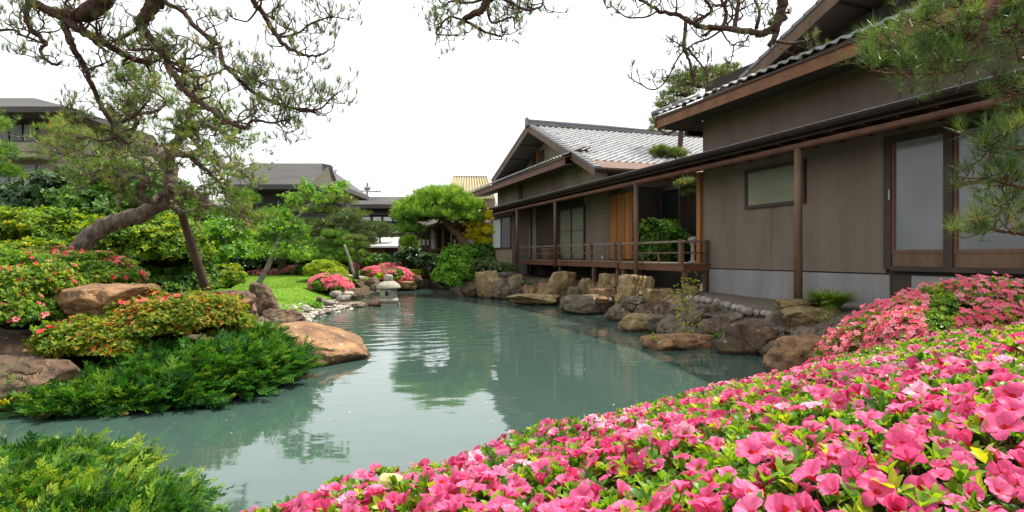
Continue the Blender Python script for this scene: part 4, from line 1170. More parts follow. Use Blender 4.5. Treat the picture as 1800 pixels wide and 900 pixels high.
# centre building with a band of pale windows
C_ = thing('long_hall', 'long black walled hall with a row of bright windows under a flat grey roof', 'building', P(660, 450, 60))
C_['label'] = 'long black hall with a row of bright windows beyond the pond'
Y = 60
bg_box(C_, 'wall', 560, 800, 362, 450, Y + 1, 9, 'wall_black', .8)
roof_hip(C_, 560, 830, 575, 800, 359, 346, Y, 10, 4, 'roof_far', th=.4)
bg_box(C_, 'eave_board', 565, 815, 362, 367, Y + .5, .4, 'timber_dk')
bg_box(C_, 'ledge', 590, 800, 374, 378, Y + .7, .3, 'timber_dk')
for i in range(7):
    x0 = 597 + 18.7 * i; fw = bg_box(C_, 'window', x0 + 1, x0 + 18, 380, 390, Y + .85, .12, 'timber_dk')
    bg_box(fw, 'pane', x0 + 2.5, x0 + 16.5, 381.5, 388.5, Y + .80, .04, 'glass_pale')
bg_box(C_, 'wall_band', 600, 800, 392, 430, Y + .8, .2, 'wall_black')
an = MB(); q = P(645, 350, Y + 3)
an.tube([q, P(646, 321, Y + 3)], .12, 6); an.tube([P(620, 335, Y + 3), P(670, 337, Y + 3)], .07, 5)
for x_, y_ in ((624, 335), (631, 334), (638, 330), (655, 330), (662, 336), (667, 337)): an.tube([P(x_, y_ - 1, Y + 2.2), P(x_, y_ + 1, Y + 3.8)], .05, 5)
an.tube([P(641, 331, Y + 3), P(651, 331, Y + 3)], .2, 6)
an.build('aerial', M['metal_grey'], C_)
tv = MB(); tv.tube([P(582, 320, 80), P(583, 292, 80)], .25, 6); tv.tube([P(577, 300, 80), P(590, 304, 80)], .3, 6); tv.tube([P(578, 296, 80), P(588, 310, 80)], .12, 5); tv.tube([P(577, 306, 80), P(592, 299, 80)], .12, 5); tv.tube([P(582.5, 450, 80), P(582.5, 320, 80)], .2, 6)
tag(tv.build('antenna_mast', M['metal_grey']), 'thin grey antenna mast rising behind the hall roof', 'antenna')
# low white roofed building
Y = 40
D_ = thing('low_building', 'low brown building with flat white sheet roof at the pond head', 'building', P(665, 450, Y))
roof = MB(); roof.plate([P(610, 432, Y), P(700, 432, Y), P(700, 421, Y + 5), P(628, 421, Y + 5)], (0, 0, .12)).build('roof', M['roof_white'], D_)
MB().plate([P(661, 421, Y + 5.05), P(702, 421, Y + 5.05), P(702, 417, Y + 8), P(661, 417, Y + 8)], (0, 0, .12)).build('roof', M['roof_white'], D_)
bg_box(D_, 'roof_hatch', 685, 689, 424, 427, Y + 3, .5, 'timber_dk')
bg_box(D_, 'wall', 632, 700, 434, 480, Y + .8, 4, 'timber_rd', .6)
bg_box(D_, 'door_opening', 675, 700, 440, 480, Y + .7, .2, 'joint', .6)
for x_ in (634, 672): bg_box(D_, 'post', x_, x_ + 2.4, 434, 480, Y + .4, .2, 'timber', .6)
# tea pavilion under the sculpted pine
Y = 31
T_ = thing('tea_pavilion', 'open brown timber pavilion with sloping roof behind the round pine', 'pavilion', P(780, 450, Y))
rp = [P(690, 409, Y), P(800, 366, Y), P(860, 380, Y), P(860, 398, Y)]
MB().plate([P(688, 411, Y - .3), P(782, 388, Y - .8), P(800, 372, Y + 3), P(745, 378, Y + 4)], (0, 0, .1)).build('roof', M['timber_dk'], T_)
MB().plate([P(782, 388, Y - .8), P(862, 394, Y - .8), P(862, 374, Y + 3), P(800, 372, Y + 3)], (0, 0, .1)).build('roof', M['timber_dk'], T_)
rr = MB()
for t in np.linspace(0, 1, 12):
    rr.tube([P(692, 413, Y) * (1 - t) + P(782, 391, Y - .8) * t, P(745, 384, Y + 3.5) * (1 - t) + P(800, 378, Y + 3) * t], .045, 5)
rr.build('rafter', M['timber'], T_)
bg_box(T_, 'back_wall', 728, 862, 392, 450, Y + 3.0, .2, 'timber_dk', .7)
for x_, c in ((708, 'timber'), (731, 'timber_gr'), (741, 'timber'), (748, 'timber'), (756, 'timber'), (766, 'timber_rd'), (778, 'timber_rd'), (793, 'timber_gr'), (806, 'timber_rd'), (818, 'timber'), (835, 'timber_gr'), (850, 'timber')):
    bg_box(T_, 'post', x_ - 1.4, x_ + 1.4, 392 + abs(x_ - 790) * .12, 462, Y + (.3 if x_ % 2 else .6), .12, c, .7)
for x0, y0, x1, y1 in ((737, 421, 740, 431), (743, 421, 753, 431), (757, 420, 764, 440), (757, 404, 763, 419), (797, 421, 801, 431), (805, 422, 813, 431), (822, 420, 832, 440)):
    bg_box(T_, 'pane', x0, x1, y0, y1, Y + 2.8, .1, 'glass_pale')
bg_box(T_, 'rail', 708, 850, 437, 439, Y + .45, .08, 'timber')
bg_box(T_, 'lintel', 700, 862, 396, 402, Y + .5, .15, 'timber_rd')
# ochre tiled roof behind
Y = 38
O_ = thing('ochre_roof_house', 'house with ochre tiled roof peeping above the round pine', 'house', P(825, 450, Y))
rf = MB(); rf.plate([P(786, 345, Y), P(868, 345, Y), P(856, 313, Y + 4), P(797, 312, Y + 4)], (0, 0, .15)); rf.build('roof', M['roof_gold'], O_)
for i in range(15):
    t = i / 14
    MB().tube([P(786, 345, Y) * (1 - t) + P(868, 345, Y) * t + [0, 0, .05], P(797, 312, Y + 4) * (1 - t) + P(856, 313, Y + 4) * t + [0, 0, .05]], .06, 5).build('roof_rib', M['roof_gold'], O_)
MB().tube([P(797, 311.5, Y + 4), P(856, 312.5, Y + 4)], .13, 6).build('ridge', M['tile_dk'], O_)
bg_box(O_, 'wall', 790, 870, 346, 450, Y + .8, 6, 'wall_beige', .7)
MB().plate([P(825, 378, Y - 3), P(872, 378, Y - 3), P(866, 366, Y), P(832, 366, Y)], (0, 0, .1)).build('porch_roof', M['roof_white'], O_)
# ------------------------------------------------------------------ rocks along the shores
# right bank, under the veranda, far to near
RK = [
 (808, 492, 850, 522, 23.3, 'rock_b', 'low dark rock at the waterline under the bright green bush', {}),
 (834, 475, 886, 519, 22.6, 'rock_y', 'tall two toned rock right of the bright green bush', dict(flat=.6)),
 (866, 488, 905, 524, 22.0, 'rock_g', 'grey boulder between the tall two toned rock and the veranda leg', {}),
 (885, 481, 920, 505, 23.2, 'rock_y', 'flat topped ochre stone below the left end of the veranda', dict(flat=.5)),
 (893, 485, 930, 522, 21.9, 'rock_g', 'grey upright rock in front of the left veranda leg', {}),
 (917, 500, 946, 520, 21.3, 'rock_o', 'small orange rock beside a tuft under the veranda', {}),
 (943, 496, 972, 530, 20.4, 'rock_y', 'tan shoulder rock left of the big flat topped boulder', {}),
 (957, 476, 1015, 526, 20.0, 'rock_y', 'largest flat topped boulder under the left half of the veranda', dict(flat=.5, cuts=12)),
 (890, 517, 985, 534, 19.5, 'rock_y', 'long low ledge stone at the waterline below the flat topped boulder', dict(flat=.4)),
 (998, 503, 1022, 520, 18.6, 'rock_g', 'small grey stone just right of the big flat topped boulder', {}),
 (1016, 489, 1050, 519, 18.6, 'rock_y', 'rounded ochre rock under the middle veranda leg', {}),
 (1033, 506, 1086, 531, 17.2, 'rock_o', 'tan slab rock leaning over the long grey waterline stone', dict(flat=.5)),
 (1050, 480, 1094, 512, 18.2, 'rock_y', 'pointed tan rock behind the slab under the veranda step', {}),
 (1028, 517, 1052, 530, 16.8, 'rock_y', 'small mossy stone wedged beneath the tan slab rock', {}),
 (1046, 520, 1070, 532, 16.2, 'rock_o', 'little brown pyramid stone on the long grey ledge', {}),
 (985, 518, 1082, 556, 16.6, 'rock_g', 'long grey brown stone lying at the waterline below the veranda', dict(flat=.45, cuts=12)),
 (1068, 534, 1117, 568, 14.6, 'rock_g', 'smooth round grey boulder at the waterline right of the long stone', dict(cuts=4)),
 (1086, 482, 1156, 540, 15.4, 'rock_y', 'biggest cracked ochre boulder below the veranda corner', dict(flat=.6, cuts=13)),
 (1080, 515, 1100, 535, 15.2, 'rock_y', 'narrow tan stone at the left foot of the cracked ochre boulder', {}),
 (1134, 507, 1186, 545, 14.8, 'rock_y', 'block of pale stone right of the cracked ochre boulder', dict(flat=.4)),
 (1093, 520, 1140, 542, 14.4, 'rock_g', 'grey stone at the foot of the cracked ochre boulder', {}),
 (1115, 533, 1155, 560, 13.7, 'rock_b', 'dark angular rock left of the yellow sapling', {}),
 (1148, 536, 1172, 556, 13.6, 'rock_g', 'dark brown stone between the angular rock and the sapling', {}),
 (1163, 517, 1203, 548, 13.8, 'rock_y', 'mossy yellow stone just behind the yellow sapling', {}),
 (1177, 534, 1215, 558, 13.2, 'rock_g', 'weathered stone under the leaves of the yellow sapling', {}),
 (1203, 502, 1231, 522, 14.0, 'rock_y', 'small square stone against the corner of the concrete base', dict(flat=.4)),
 (1088, 552, 1172, 592, 12.7, 'rock_y', 'greenish sloping slab at the waterline left of the dark round boulder', dict(flat=.35, cuts=12)),
 (1120, 553, 1185, 582, 12.6, 'rock_g', 'grey sloping slab behind the greenish one', dict(flat=.4)),
 (1156, 556, 1228, 600, 12.0, 'rock_g', 'dark round boulder behind the flat orange rock in the water', dict(cuts=5)),
 (1228, 560, 1262, 602, 11.3, 'rock_g', 'upright grey slab stone left of the fern', dict(cuts=10)),
 (1196, 546, 1246, 572, 11.9, 'rock_g', 'brown sloping rock above the dark round boulder', {}),
 (1128, 588, 1262, 621, 10.3, 'rock_o', 'flat orange rock lying in the water before the right bank', dict(flat=.35, cuts=12, depth=.8)),
 (1261, 566, 1359, 628, 9.75, 'rock_b', 'big brown boulder with pale streaks right of the fern', dict(cuts=9)),
 (1246, 556, 1290, 590, 10.9, 'rock_b', 'brown rock behind the fern', {}),
 (1286, 568, 1338, 596, 10.7, 'rock_b', 'grey brown cap stone on the big brown boulder', {}),
 (1333, 546, 1402, 618, 10.2, 'rock_g', 'tall dark boulder between the brown boulder and the yellow block', dict(cuts=8)),
 (1372, 540, 1486, 588, 10.1, 'rock_y', 'large smooth yellow block on the bank before the wall base', dict(cuts=6, flat=.6)),
 (1364, 526, 1452, 546, 10.7, 'rock_y', 'flat yellow plank shaped stone at the foot of the round post', dict(flat=.35, cuts=12)),
 (1398, 576, 1450, 602, 9.4, 'rock_g', 'pale flat stone tucked behind the big orange boulder', dict(flat=.5)),
 (1355, 585, 1500, 668, 8.2, 'rock_o', 'big orange boulder touching the pink azalea mound', dict(cuts=7, flat=.75, depth=1.0)),
 (1270, 548, 1320, 570, 11.2, 'rock_g', 'sloping earth brown stone below the cobble row', {}),
 # left bank
 (425, 570, 642, 640, 9.0, 'rock_o', 'huge flat orange rock jutting into the pond from the left bank', dict(flat=.22, cuts=12, depth=1.7, rough=.06, taper=.45, sink=.5)),
 (405, 574, 540, 618, 9.6, 'rock_o', 'orange rock shoulder behind the huge flat rock', dict(flat=.5, depth=1.2)),
 (455, 543, 530, 580, 12.6, 'rock_b', 'brown wedge rock at the waterline behind the huge flat rock', dict(cuts=8)),
 (426, 496, 492, 557, 13.0, 'rock_b', 'tall dark brown rock at the foot of the thin grey trunk', dict(cuts=12)),
 (350, 510, 450, 556, 12.0, 'rock_b', 'black fissured rock at the foot of the support pole', dict(cuts=12, flat=.6)),
 (478, 568, 500, 578, 11.7, 'rock_g', 'small grey stone at the left foot of the wedge rock', {}),
 (92, 500, 248, 572, 7.3, 'rock_o', 'broad tan rock among the pink azaleas on the left bank', dict(flat=.5, cuts=9, depth=1.0)),
 (-40, 590, 80, 645, 6.9, 'rock_b', 'dark shaded rock under the azaleas at the picture edge', dict(cuts=9)),
 (-60, 628, 125, 716, 6.35, 'rock_b', 'large brown rock above the inlet at the picture edge', dict(cuts=8, flat=.7)),
 (60, 560, 150, 640, 7.6, 'rock_b', 'dark rock in shade behind the large brown inlet rock', {}),
 # shore before the lawn, lantern
 (553, 521, 584, 551, 18.0, 'rock_b', 'brown upright stone among the shore pebbles', {}),
 (607, 506, 640, 524, 20.0, 'rock_b', 'dark brown rock beside the round pink azalea', {}),
 (646, 531, 676, 541, 19.1, 'rock_o', 'flat tan rock in the water touching the stone lantern', dict(flat=.3)),
 (588, 531, 640, 545, 18.6, 'rock_g', 'smooth grey slab sloping from the pebbles into the water', dict(flat=.3, depth=1.1)),
 (697, 532, 704, 540, 19.2, 'cobble', 'small white stone at the right foot of the stone lantern', {}),
 # head of the pond
 (692, 494, 732, 509, 27.5, 'rock_o', 'sunlit orange shore rock right of the stone lantern', dict(flat=.4)),
 (715, 483, 745, 503, 28.5, 'rock_b', 'brown rock behind the sunlit orange shore rock', {}),
 (640, 487, 668, 506, 27.5, 'rock_b', 'dark shore rock left of the front azalea at the pond head', {}),
 (650, 498, 664, 510, 26.8, 'rock_g', 'pointed grey stone at the foot of the front azalea', {}),
 (733, 468, 770, 486, 31.5, 'rock_g', 'grey rock in the stone bank below the tea pavilion', {}),
 (755, 462, 785, 484, 30.5, 'rock_g', 'tall pale rock beside the small waterfall', {}),
 (708, 466, 738, 484, 31, 'rock_b', 'brown block in the stone bank below the tea pavilion', {}),
 (690, 470, 712, 486, 30.5, 'rock_b', 'low brown block at the left of the pavilion stone bank', {}),
 (755, 480, 775, 506, 29.5, 'rock_g', 'grey rock face of the small waterfall', {}),
 (770, 484, 792, 508, 28.8, 'rock_b', 'dark rock between the waterfall and the bright green bush', {}),
 (610, 470, 630, 486, 30, 'rock_b', 'dark rock behind the stone slab bridge', {}),
]
for i, (x0, y0, x1, y1, Y, m, lab, kw) in enumerate(RK):
    rock_px(x0, y0, x1, y1, Y, lab, m, i + 11, **kw)

# stone slab bridge at the pond head
br = MB(); a, b = P(603, 483, 26.5), P(633, 487, 26.0)
br.plate([a, b, b + [0.1, .7, 0], a + [.1, .7, 0]], (0, 0, .14)); o = br.build('slab_bridge', M['cobble'], None, False, .03)
tag(o, 'pale curved stone slab bridge beside the round pink azalea', 'bridge')

# rounded cobbles edging the gravel terrace
cob = None
path = [(1213, 524), (1250, 530), (1285, 539), (1316, 547), (1350, 552), (1385, 562)]
pp = smooth_path([P(x, y, 12.4 - (x - 1213) * .0125) for x, y in path], 4)
CT = ICO2[1]
cob_me = []
for i in range(4):
    V = rock_shape((.11, .09, .095), 900 + i, ICO3, 0, .03, 2.0)
    cob_me.append(mesh_from_arrays('edging_stone', V, CT.ravel(), np.arange(len(CT)) * 3, [M['cobble']], None, True))
ORD = 'first second third fourth fifth sixth seventh eighth ninth tenth eleventh twelfth thirteenth fourteenth fifteenth sixteenth seventeenth eighteenth nineteenth twentieth twenty-first'.split()
acc = 0; last = pp[0]; n = 0
for q in np.linspace(0, len(pp) - 1, 17):
    i = int(q); f = q - i; p_ = pp[i] * (1 - f) + pp[min(i + 1, len(pp) - 1)] * f
    o = bpy.data.objects.new('edging_stone', cob_me[n % 4]); COL.objects.link(o)
    o.location = p_ + RNG.uniform(-.02, .02, 3); o.location.z = max(float(p_[2]), float(ground_h(p_[0], p_[1])) + .03); o.rotation_euler = (RNG.uniform(-.3, .3), RNG.uniform(-.3, .3), RNG.uniform(0, 6))
    sc = RNG.uniform(.6, .95); o.scale = (sc, sc, sc)
    tag(o, ORD[n] + ' rounded cobble from the sapling in the row edging the gravel strip', 'cobble', 'cobbles edging the gravel strip'); n += 1

# pebble beach before the lawn
k = 1500; pts = []
while len(pts) < k:
    t = RNG.random(); a = np.array([-6.6, 14.2]) * (1 - t) + np.array([-5.2, 20.6]) * t if RNG.random() < .5 else np.array([-4.9, 13.6]) * (1 - t) + np.array([-4.7, 18.6]) * t
    q = a + RNG.normal(0, .35, 2)
    d = float(pond_sd(q[0], q[1]))
    if -.25 < d < 1.0 and q[0] > -6.4: pts.append(q)
pts = np.array(pts); z = ground_h(pts[:, 0], pts[:, 1])
pr = Proto(); V = rock_shape((.5, .42, .3), 55, ICO2, 1, .02); pr.add(V, ICO2[1])
pr1 = Proto(); i1 = ico(1); pr1.add(rock_shape((.5, .4, .3), 56, i1, 1, .02), i1[1])
R = frames(np.tile([0, 0, 1.0], (k, 1)) + RNG.normal(0, .25, (k, 3)))
s = RNG.lognormal(-2.55, .4, k)
o = merge('pebbles', [M['pebble']], [(pr1, R, s, np.stack([pts[:, 0], pts[:, 1], z + .03], 1))], None, smooth=True)
tag(o, 'washed grey and white pebbles on the shore below the lawn', kind='stuff')
for i, (x0, y0, x1, y1, Y, lab) in enumerate([(563, 527, 588, 536, 17.2, 'broad white stone at the water end of the pebble shore'), (578, 511, 602, 521, 19.4, 'white stone behind the brown upright shore stone'),
        (590, 518, 616, 530, 18.9, 'largest pale stone above the smooth grey slab'), (546, 543, 568, 551, 16.4, 'pale stone at the waterline of the pebble beach'), (524, 536, 546, 548, 16.0, 'round grey boulder stone on the pebble beach'),
        (596, 512, 622, 522, 19.8, 'pale stone touching the foot of the round pink azalea')]):
    rock_px(x0, y0, x1, y1, Y, lab, 'cobble', 700 + i, cuts=3)

# ------------------------------------------------------------------ stone lantern in the water
lc = P(683, 536, 19.2); lc[2] = 0
LT = thing('stone_lantern', 'pale granite lantern standing in the pond on a round base', 'lantern', lc)
MB().lathe(lc, [(.22, -.3), (.25, -.02), (.27, .05), (.25, .10)], 20).build('foot', M['lantern'], LT, True)
MB().lathe(lc + [0, 0, .10], [(.25, 0), (.31, .03), (.32, .10), (.28, .155)], 20).build('base_ring', M['lantern'], LT, True)
lb2 = MB().lathe(lc + [0, 0, .255], [(.245, 0), (.27, .02), (.27, .26), (.25, .29)], 20)
lbx = lb2.build('light_chamber', M['lantern'], LT, True)
MB().box(lc[0] - .055, lc[0] + .055, lc[1] - .285, lc[1] - .24, .34, .47).build('light_opening', M['joint'], lbx)
MB().lathe(lc + [0, 0, .545], [(.30, 0), (.385, .02), (.39, .06), (.33, .15), (.21, .235), (.12, .26)], 24).build('roof_cap', M['lantern'], LT, True)
MB().lathe(lc + [0, 0, .80], [(.11, 0), (.135, .03), (.135, .16), (.12, .19), (.05, .205)], 18).build('finial', M['lantern'], LT, True)

# clay planter and small things on the veranda
cp = H(hs(965, .8), .8, 1.45)
PLn = thing('planter', 'round brown clay planter on the far veranda deck beside the door', 'planter', cp)
MB().lathe(cp, [(.20, 0), (.26, .1), (.30, .38), (.33, .40), (.33, .45), (.28, .45), (.27, .40)], 20).build('pot', M['clay'], PLn, True)
MB().lathe(cp, [(.26, .38), (.27, .41)], 16).build('soil', M['soil'], PLn)
cp = H(hs(1061, .7), .7, 1.45)
o = MB().lathe(cp, [(.06, 0), (.085, .05), (.08, .13), (.05, .16), (.06, .18)], 14).build('jar', M['metal_grey'], None, True)
tag(o, 'small shiny jar on the veranda floor near the orange doors', 'jar')
cp = H(hs(1217, 1.1), 1.1, 1.98)
o = MB().lathe(H(hs(1218, .9), .9, 1.43), [(.14, 0), (.12, .02), (.05, .06), (.05, .42), (.09, .5), (.13, .56), (.12, .62), (.05, .66)], 14).build('stand', M['cobble'], None, True)
tag(o, 'small pale stand by the railing at the tan wall corner', 'stand')
lp = P(497, 482, 30)
o = MB().lathe([lp[0], 30, .55], [(.30, 0), (.28, .05), (.22, .1), (.22, .62), (.35, .68), (.36, .75), (.1, .95)], 12).build('garden_pedestal', M['lantern'], None, True)
tag(o, 'grey stone pedestal standing at the back of the lawn', 'pedestal')
# small broken stones filling the gaps between the boulders
rg = np.random.default_rng(77); pts = []
while len(pts) < 300:
    x_, y_ = rg.uniform(-1, 5.2), rg.uniform(8, 24); d = float(pond_sd(x_, y_))
    if -.25 < d < 1.3: pts.append((x_, y_, float(ground_h(x_, y_)) + .02))
for x_, y_ in rg.uniform((-5.6, 8.5), (-3.2, 14), (260, 2)):
    d = float(pond_sd(x_, y_))
    if -.2 < d < 1.0: pts.append((x_, y_, float(ground_h(x_, y_)) + .02))
pts = np.array(pts); k = len(pts); pr2 = [Proto().add(rock_shape((.5, .42, .34), 60 + i, ICO2, 9, .10, .6), ICO2[1]) for i in range(3)]
R = frames(rg.normal(0, .5, (k, 3)) + [0, 0, 1.0], rg); s = rg.lognormal(-1.75, .4, k); ch = rg.integers(0, 3, k)
o = merge('rubble', [M['rock_g']], [(pr2[i], R[ch == i], s[ch == i], pts[ch == i]) for i in range(3)], None, True, rng=rg)
tag(o, 'small broken stones filling the gaps between the shore boulders', kind='stuff')
# fallen petals and specks adrift on the pond
rg = np.random.default_rng(12); k = 170
fx, fy = rg.uniform(-3, 3, k * 3), rg.uniform(5, 22, k * 3); kp = pond_sd(fx, fy) < -.2; fx, fy = fx[kp][:k], fy[kp][:k]
o = merge('floating_petals', [M['pebble']], [(SINGLE, frames(rg.normal(0, .03, (len(fx), 3)) + [0, 0, 1.0], rg), rg.uniform(.012, .035, len(fx)), np.stack([fx, fy, np.full(len(fx), .004)], 1), rg.uniform(.8, 1, len(fx)))], None, rng=rg)
tag(o, 'pale fallen petals adrift on the pond', kind='stuff')
def PB(px, py, Y, rx, ry, rz):     # blob from pixel centre and pixel radii (x, z), depth radius in metres
    return (P(px, py, Y), (rx / FPX * Y, ry, rz / FPX * Y))

# ------------------------------------------------------------------ far trees and shrubs, back to front
tree('broadleaf_tree', 'dark green broadleaf tree behind the leaning pine on the left', [P(225, 470, 21), P(230, 380, 21), P(225, 330, 21)], .16, .06,
     [PB(225, 330, 21, 62, 1.6, 42), PB(290, 355, 20, 50, 1.4, 45), PB(175, 370, 20, 55, 1.4, 40), PB(330, 400, 20, 45, 1.3, 40), PB(250, 400, 19.5, 60, 1.3, 40)], 'leaf_mid', 9000, .15, BROAD, 'bark_dark', seed=1, core=.6)
tree('broadleaf_tree', 'dark leafy tree before the beige building at the picture edge', [P(60, 470, 22), P(55, 400, 22), P(60, 370, 22)], .14, .05,
     [PB(60, 370, 22, 70, 1.6, 40), PB(120, 350, 22, 50, 1.5, 50), PB(-10, 400, 22, 60, 1.5, 30)], 'leaf_dark', 6500, .17, BROAD, 'bark_dark', seed=2, core=.6)
tree('pine_tree', 'fresh green pine bough tree at the left picture edge', [P(-60, 470, 16), P(-55, 330, 16), P(-30, 200, 16)], .14, .04,
     [PB(-15, 265, 16, 26, .6, 16), PB(-8, 300, 16, 26, .6, 14), PB(-20, 215, 16, 20, .5, 12)], 'needle_fresh', 700, .20, TUFT_F, 'bark_red', seed=3)
tree('pine_tree', 'layered dark pine right of the maple in front of the black hall', [P(585, 470, 33), P(590, 420, 33), P(575, 370, 33), P(590, 345, 33)], .14, .05,
     [PB(590, 355, 33, 34, .9, 10), PB(560, 372, 33, 34, .9, 9), PB(608, 378, 33, 34, .9, 10), PB(585, 397, 32.5, 44, 1.0, 9), PB(555, 412, 32.5, 42, 1.0, 9), PB(610, 412, 32.5, 40, 1.0, 9), PB(580, 433, 32, 48, 1.0, 10), PB(545, 350, 33.5, 32, .8, 10), PB(548, 395, 33, 30, .8, 8)],
     'needle', 3200, .26, TUFT_F, 'bark_dark', seed=4, up=1.2, zmin=-.2)
tree('pine_tree', 'loose grey green pine left of the row of bright windows', [P(632, 470, 30), P(628, 420, 30), P(612, 390, 30)], .12, .05,
     [PB(612, 388, 30, 24, .9, 12), PB(632, 402, 30, 26, .9, 12), PB(612, 420, 30, 30, .9, 12), PB(640, 424, 30, 20, .9, 10)], 'needle_blue', 1500, .24, TUFT_F, 'bark_dark', seed=5, up=1.0)
tree('pine_tree', 'bright green layered pine just above the lime dome shrub', [P(598, 488, 29), P(596, 450, 29), P(590, 420, 29)], .10, .04,
     [PB(590, 415, 29, 22, .7, 8), PB(606, 430, 29, 28, .8, 8), PB(585, 442, 29, 34, .8, 8), PB(612, 446, 28.7, 29, .7, 7), PB(598, 458, 28.6, 40, .8, 8)], 'needle_fresh', 2200, .22, TUFT_F, 'bark_dark', seed=6, up=1.4, zmin=-.2)
tree('pine_tree', 'small flat topped pine before the low white roof', [P(627, 490, 26), P(629, 455, 26), P(624, 432, 26)], .09, .04,
     [PB(624, 420, 26, 16, .5, 4), PB(638, 434, 26, 12, .4, 6)], 'needle', 420, .17, TUFT_F, 'bark_dark', seed=7, up=1.4, zmin=-.1)
tree('pine_tree', 'round clipped pine before the row of bright windows', [P(668, 470, 42), P(668, 430, 42), P(668, 410, 42)], .1, .05,
     [PB(668, 404, 42, 20, 1.2, 13), PB(655, 412, 42, 14, 1, 10), PB(682, 412, 42, 12, 1, 10)], 'needle_blue', 700, .32, TUFT_F, 'bark_dark', seed=8, up=1.0)
tree('broadleaf_tree', 'fresh green tree right of the support pole', [P(395, 480, 19), P(392, 440, 19), P(385, 420, 19)], .11, .05,
     [PB(375, 425, 19, 34, .9, 18), PB(405, 405, 19, 34, .9, 20), PB(360, 450, 18.6, 34, .9, 16), PB(415, 440, 19, 40, .9, 22)], 'leaf_bright', 2300, .12, BROAD, 'bark_grey', seed=9, core=.0)
tree('pine_tree', 'dark low pine behind the lawn under the maple', [P(475, 485, 29), P(470, 440, 29), P(450, 420, 29)], .13, .05,
     [PB(440, 408, 29, 40, .9, 12), PB(470, 422, 29, 44, .9, 12), PB(505, 405, 29, 34, .9, 14), PB(520, 430, 29, 40, .9, 14), PB(450, 442, 28.5, 48, 1, 12), PB(505, 450, 28.5, 52, 1, 13), PB(480, 385, 29, 34, .9, 14), PB(540, 455, 28.5, 40, 1, 12), PB(400, 380, 29, 30, .9, 16), PB(425, 350, 29, 26, .9, 14)],
     'needle_fresh', 5200, .235, TUFT_F, 'bark_dark', seed=10, up=1.0, zmin=-.3)
# hedge masses that close the view under the trees
shrub('hedge', 'dark hedge closing the garden behind the leaning pine', 'hedge', [PB(60, 452, 24, 130, 1.2, 40), PB(250, 450, 24, 130, 1.2, 40), PB(-130, 450, 24, 120, 1.2, 60)], 'leaf_dark', 6000, .16, seed=21)
shrub('hedge', 'dark hedge under the pines at the back of the lawn', 'hedge', [PB(420, 462, 31, 90, 1.2, 22), PB(540, 460, 31, 70, 1.2, 24), PB(330, 460, 29, 70, 1.2, 30)], 'leaf_dark', 5500, .17, seed=22)
shrub('hedge', 'dense green hedge at the right edge far behind the tea pavilion', 'hedge', [PB(800, 440, 48, 80, 2, 40), PB(720, 450, 50, 40, 2, 20)], 'leaf_dark', 2500, .3, seed=23)
# maple sapling with thin pale trunk leaning right
mp = [P(443, 520, 13.6), P(470, 470, 13.8), P(488, 425, 14), P(520, 385, 14.2), P(570, 340, 14.6)]
tree('maple_tree', 'slender young maple leaning right over the lawn with a pale trunk', mp, .07, .02,
     [PB(585, 335, 14.6, 22, .3, 14), PB(560, 350, 14.5, 18, .3, 12), PB(540, 335, 14.5, 16, .3, 22), PB(600, 325, 14.8, 14, .3, 8), PB(515, 355, 14.3, 20, .35, 20), PB(500, 385, 14.2, 26, .4, 22), PB(480, 400, 14, 24, .4, 20), PB(525, 405, 14.2, 22, .4, 16),
      PB(465, 440, 13.9, 26, .4, 16), PB(500, 440, 14, 22, .4, 16), PB(530, 440, 14, 22, .4, 16)], 'leaf_bright', 850, .085, BROAD, 'bark_grey', 'maple tree', seed=30, up=.3, jitter=.35)
o = link('support_stake', None) if False else None
sk = MB(); limb(sk, [P(605, 430, 20), P(614, 455, 20), P(623, 486, 20)], .045, .05, 0, 7, 3)
tag(sk.build('support_stake', M['bark_grey'], None, True), 'thin grey slanting stake before the lime dome shrub', 'stake')
# sculpted pine with red trunk
sp = [P(838, 484, 24.5), P(832, 450, 24.5), P(815, 425, 24.7), P(795, 402, 25), P(782, 388, 25), P(765, 372, 25)]
tree('sculpted_pine', 'round crowned green pine with curved red trunk before the tea pavilion', sp, .20, .10,
     [PB(775, 352, 25, 45, 1.2, 20), PB(740, 366, 25, 40, 1.1, 16), PB(805, 362, 25, 38, 1.1, 18), PB(725, 383, 25, 28, 1.0, 11), PB(760, 378, 24.6, 46, 1.1, 12), PB(812, 382, 25, 32, 1.0, 12), PB(722, 403, 25, 22, .9, 8), PB(720, 428, 26, 12, .8, 10)],
     'needle_lime', 6200, .24, TUFT_F, 'bark_red', 'pine tree', seed=31, up=1.6, core=.55)
tree('maple_tree', 'golden yellow maple between the round pine and the far house wall', [P(842, 480, 25.5), P(848, 430, 25.5), P(846, 370, 25.5)], .05, .02,
     [PB(835, 392, 25.5, 16, .4, 9), PB(852, 380, 25.5, 12, .4, 10), PB(845, 405, 25.5, 20, .5, 8), PB(832, 415, 25.4, 14, .4, 6), PB(850, 425, 25.4, 14, .4, 8), PB(845, 362, 25.5, 10, .3, 7), PB(838, 440, 25.4, 14, .4, 5)], 'leaf_gold', 1500, .13, BROAD, 'bark_dark', seed=32, up=.2, jitter=.3)
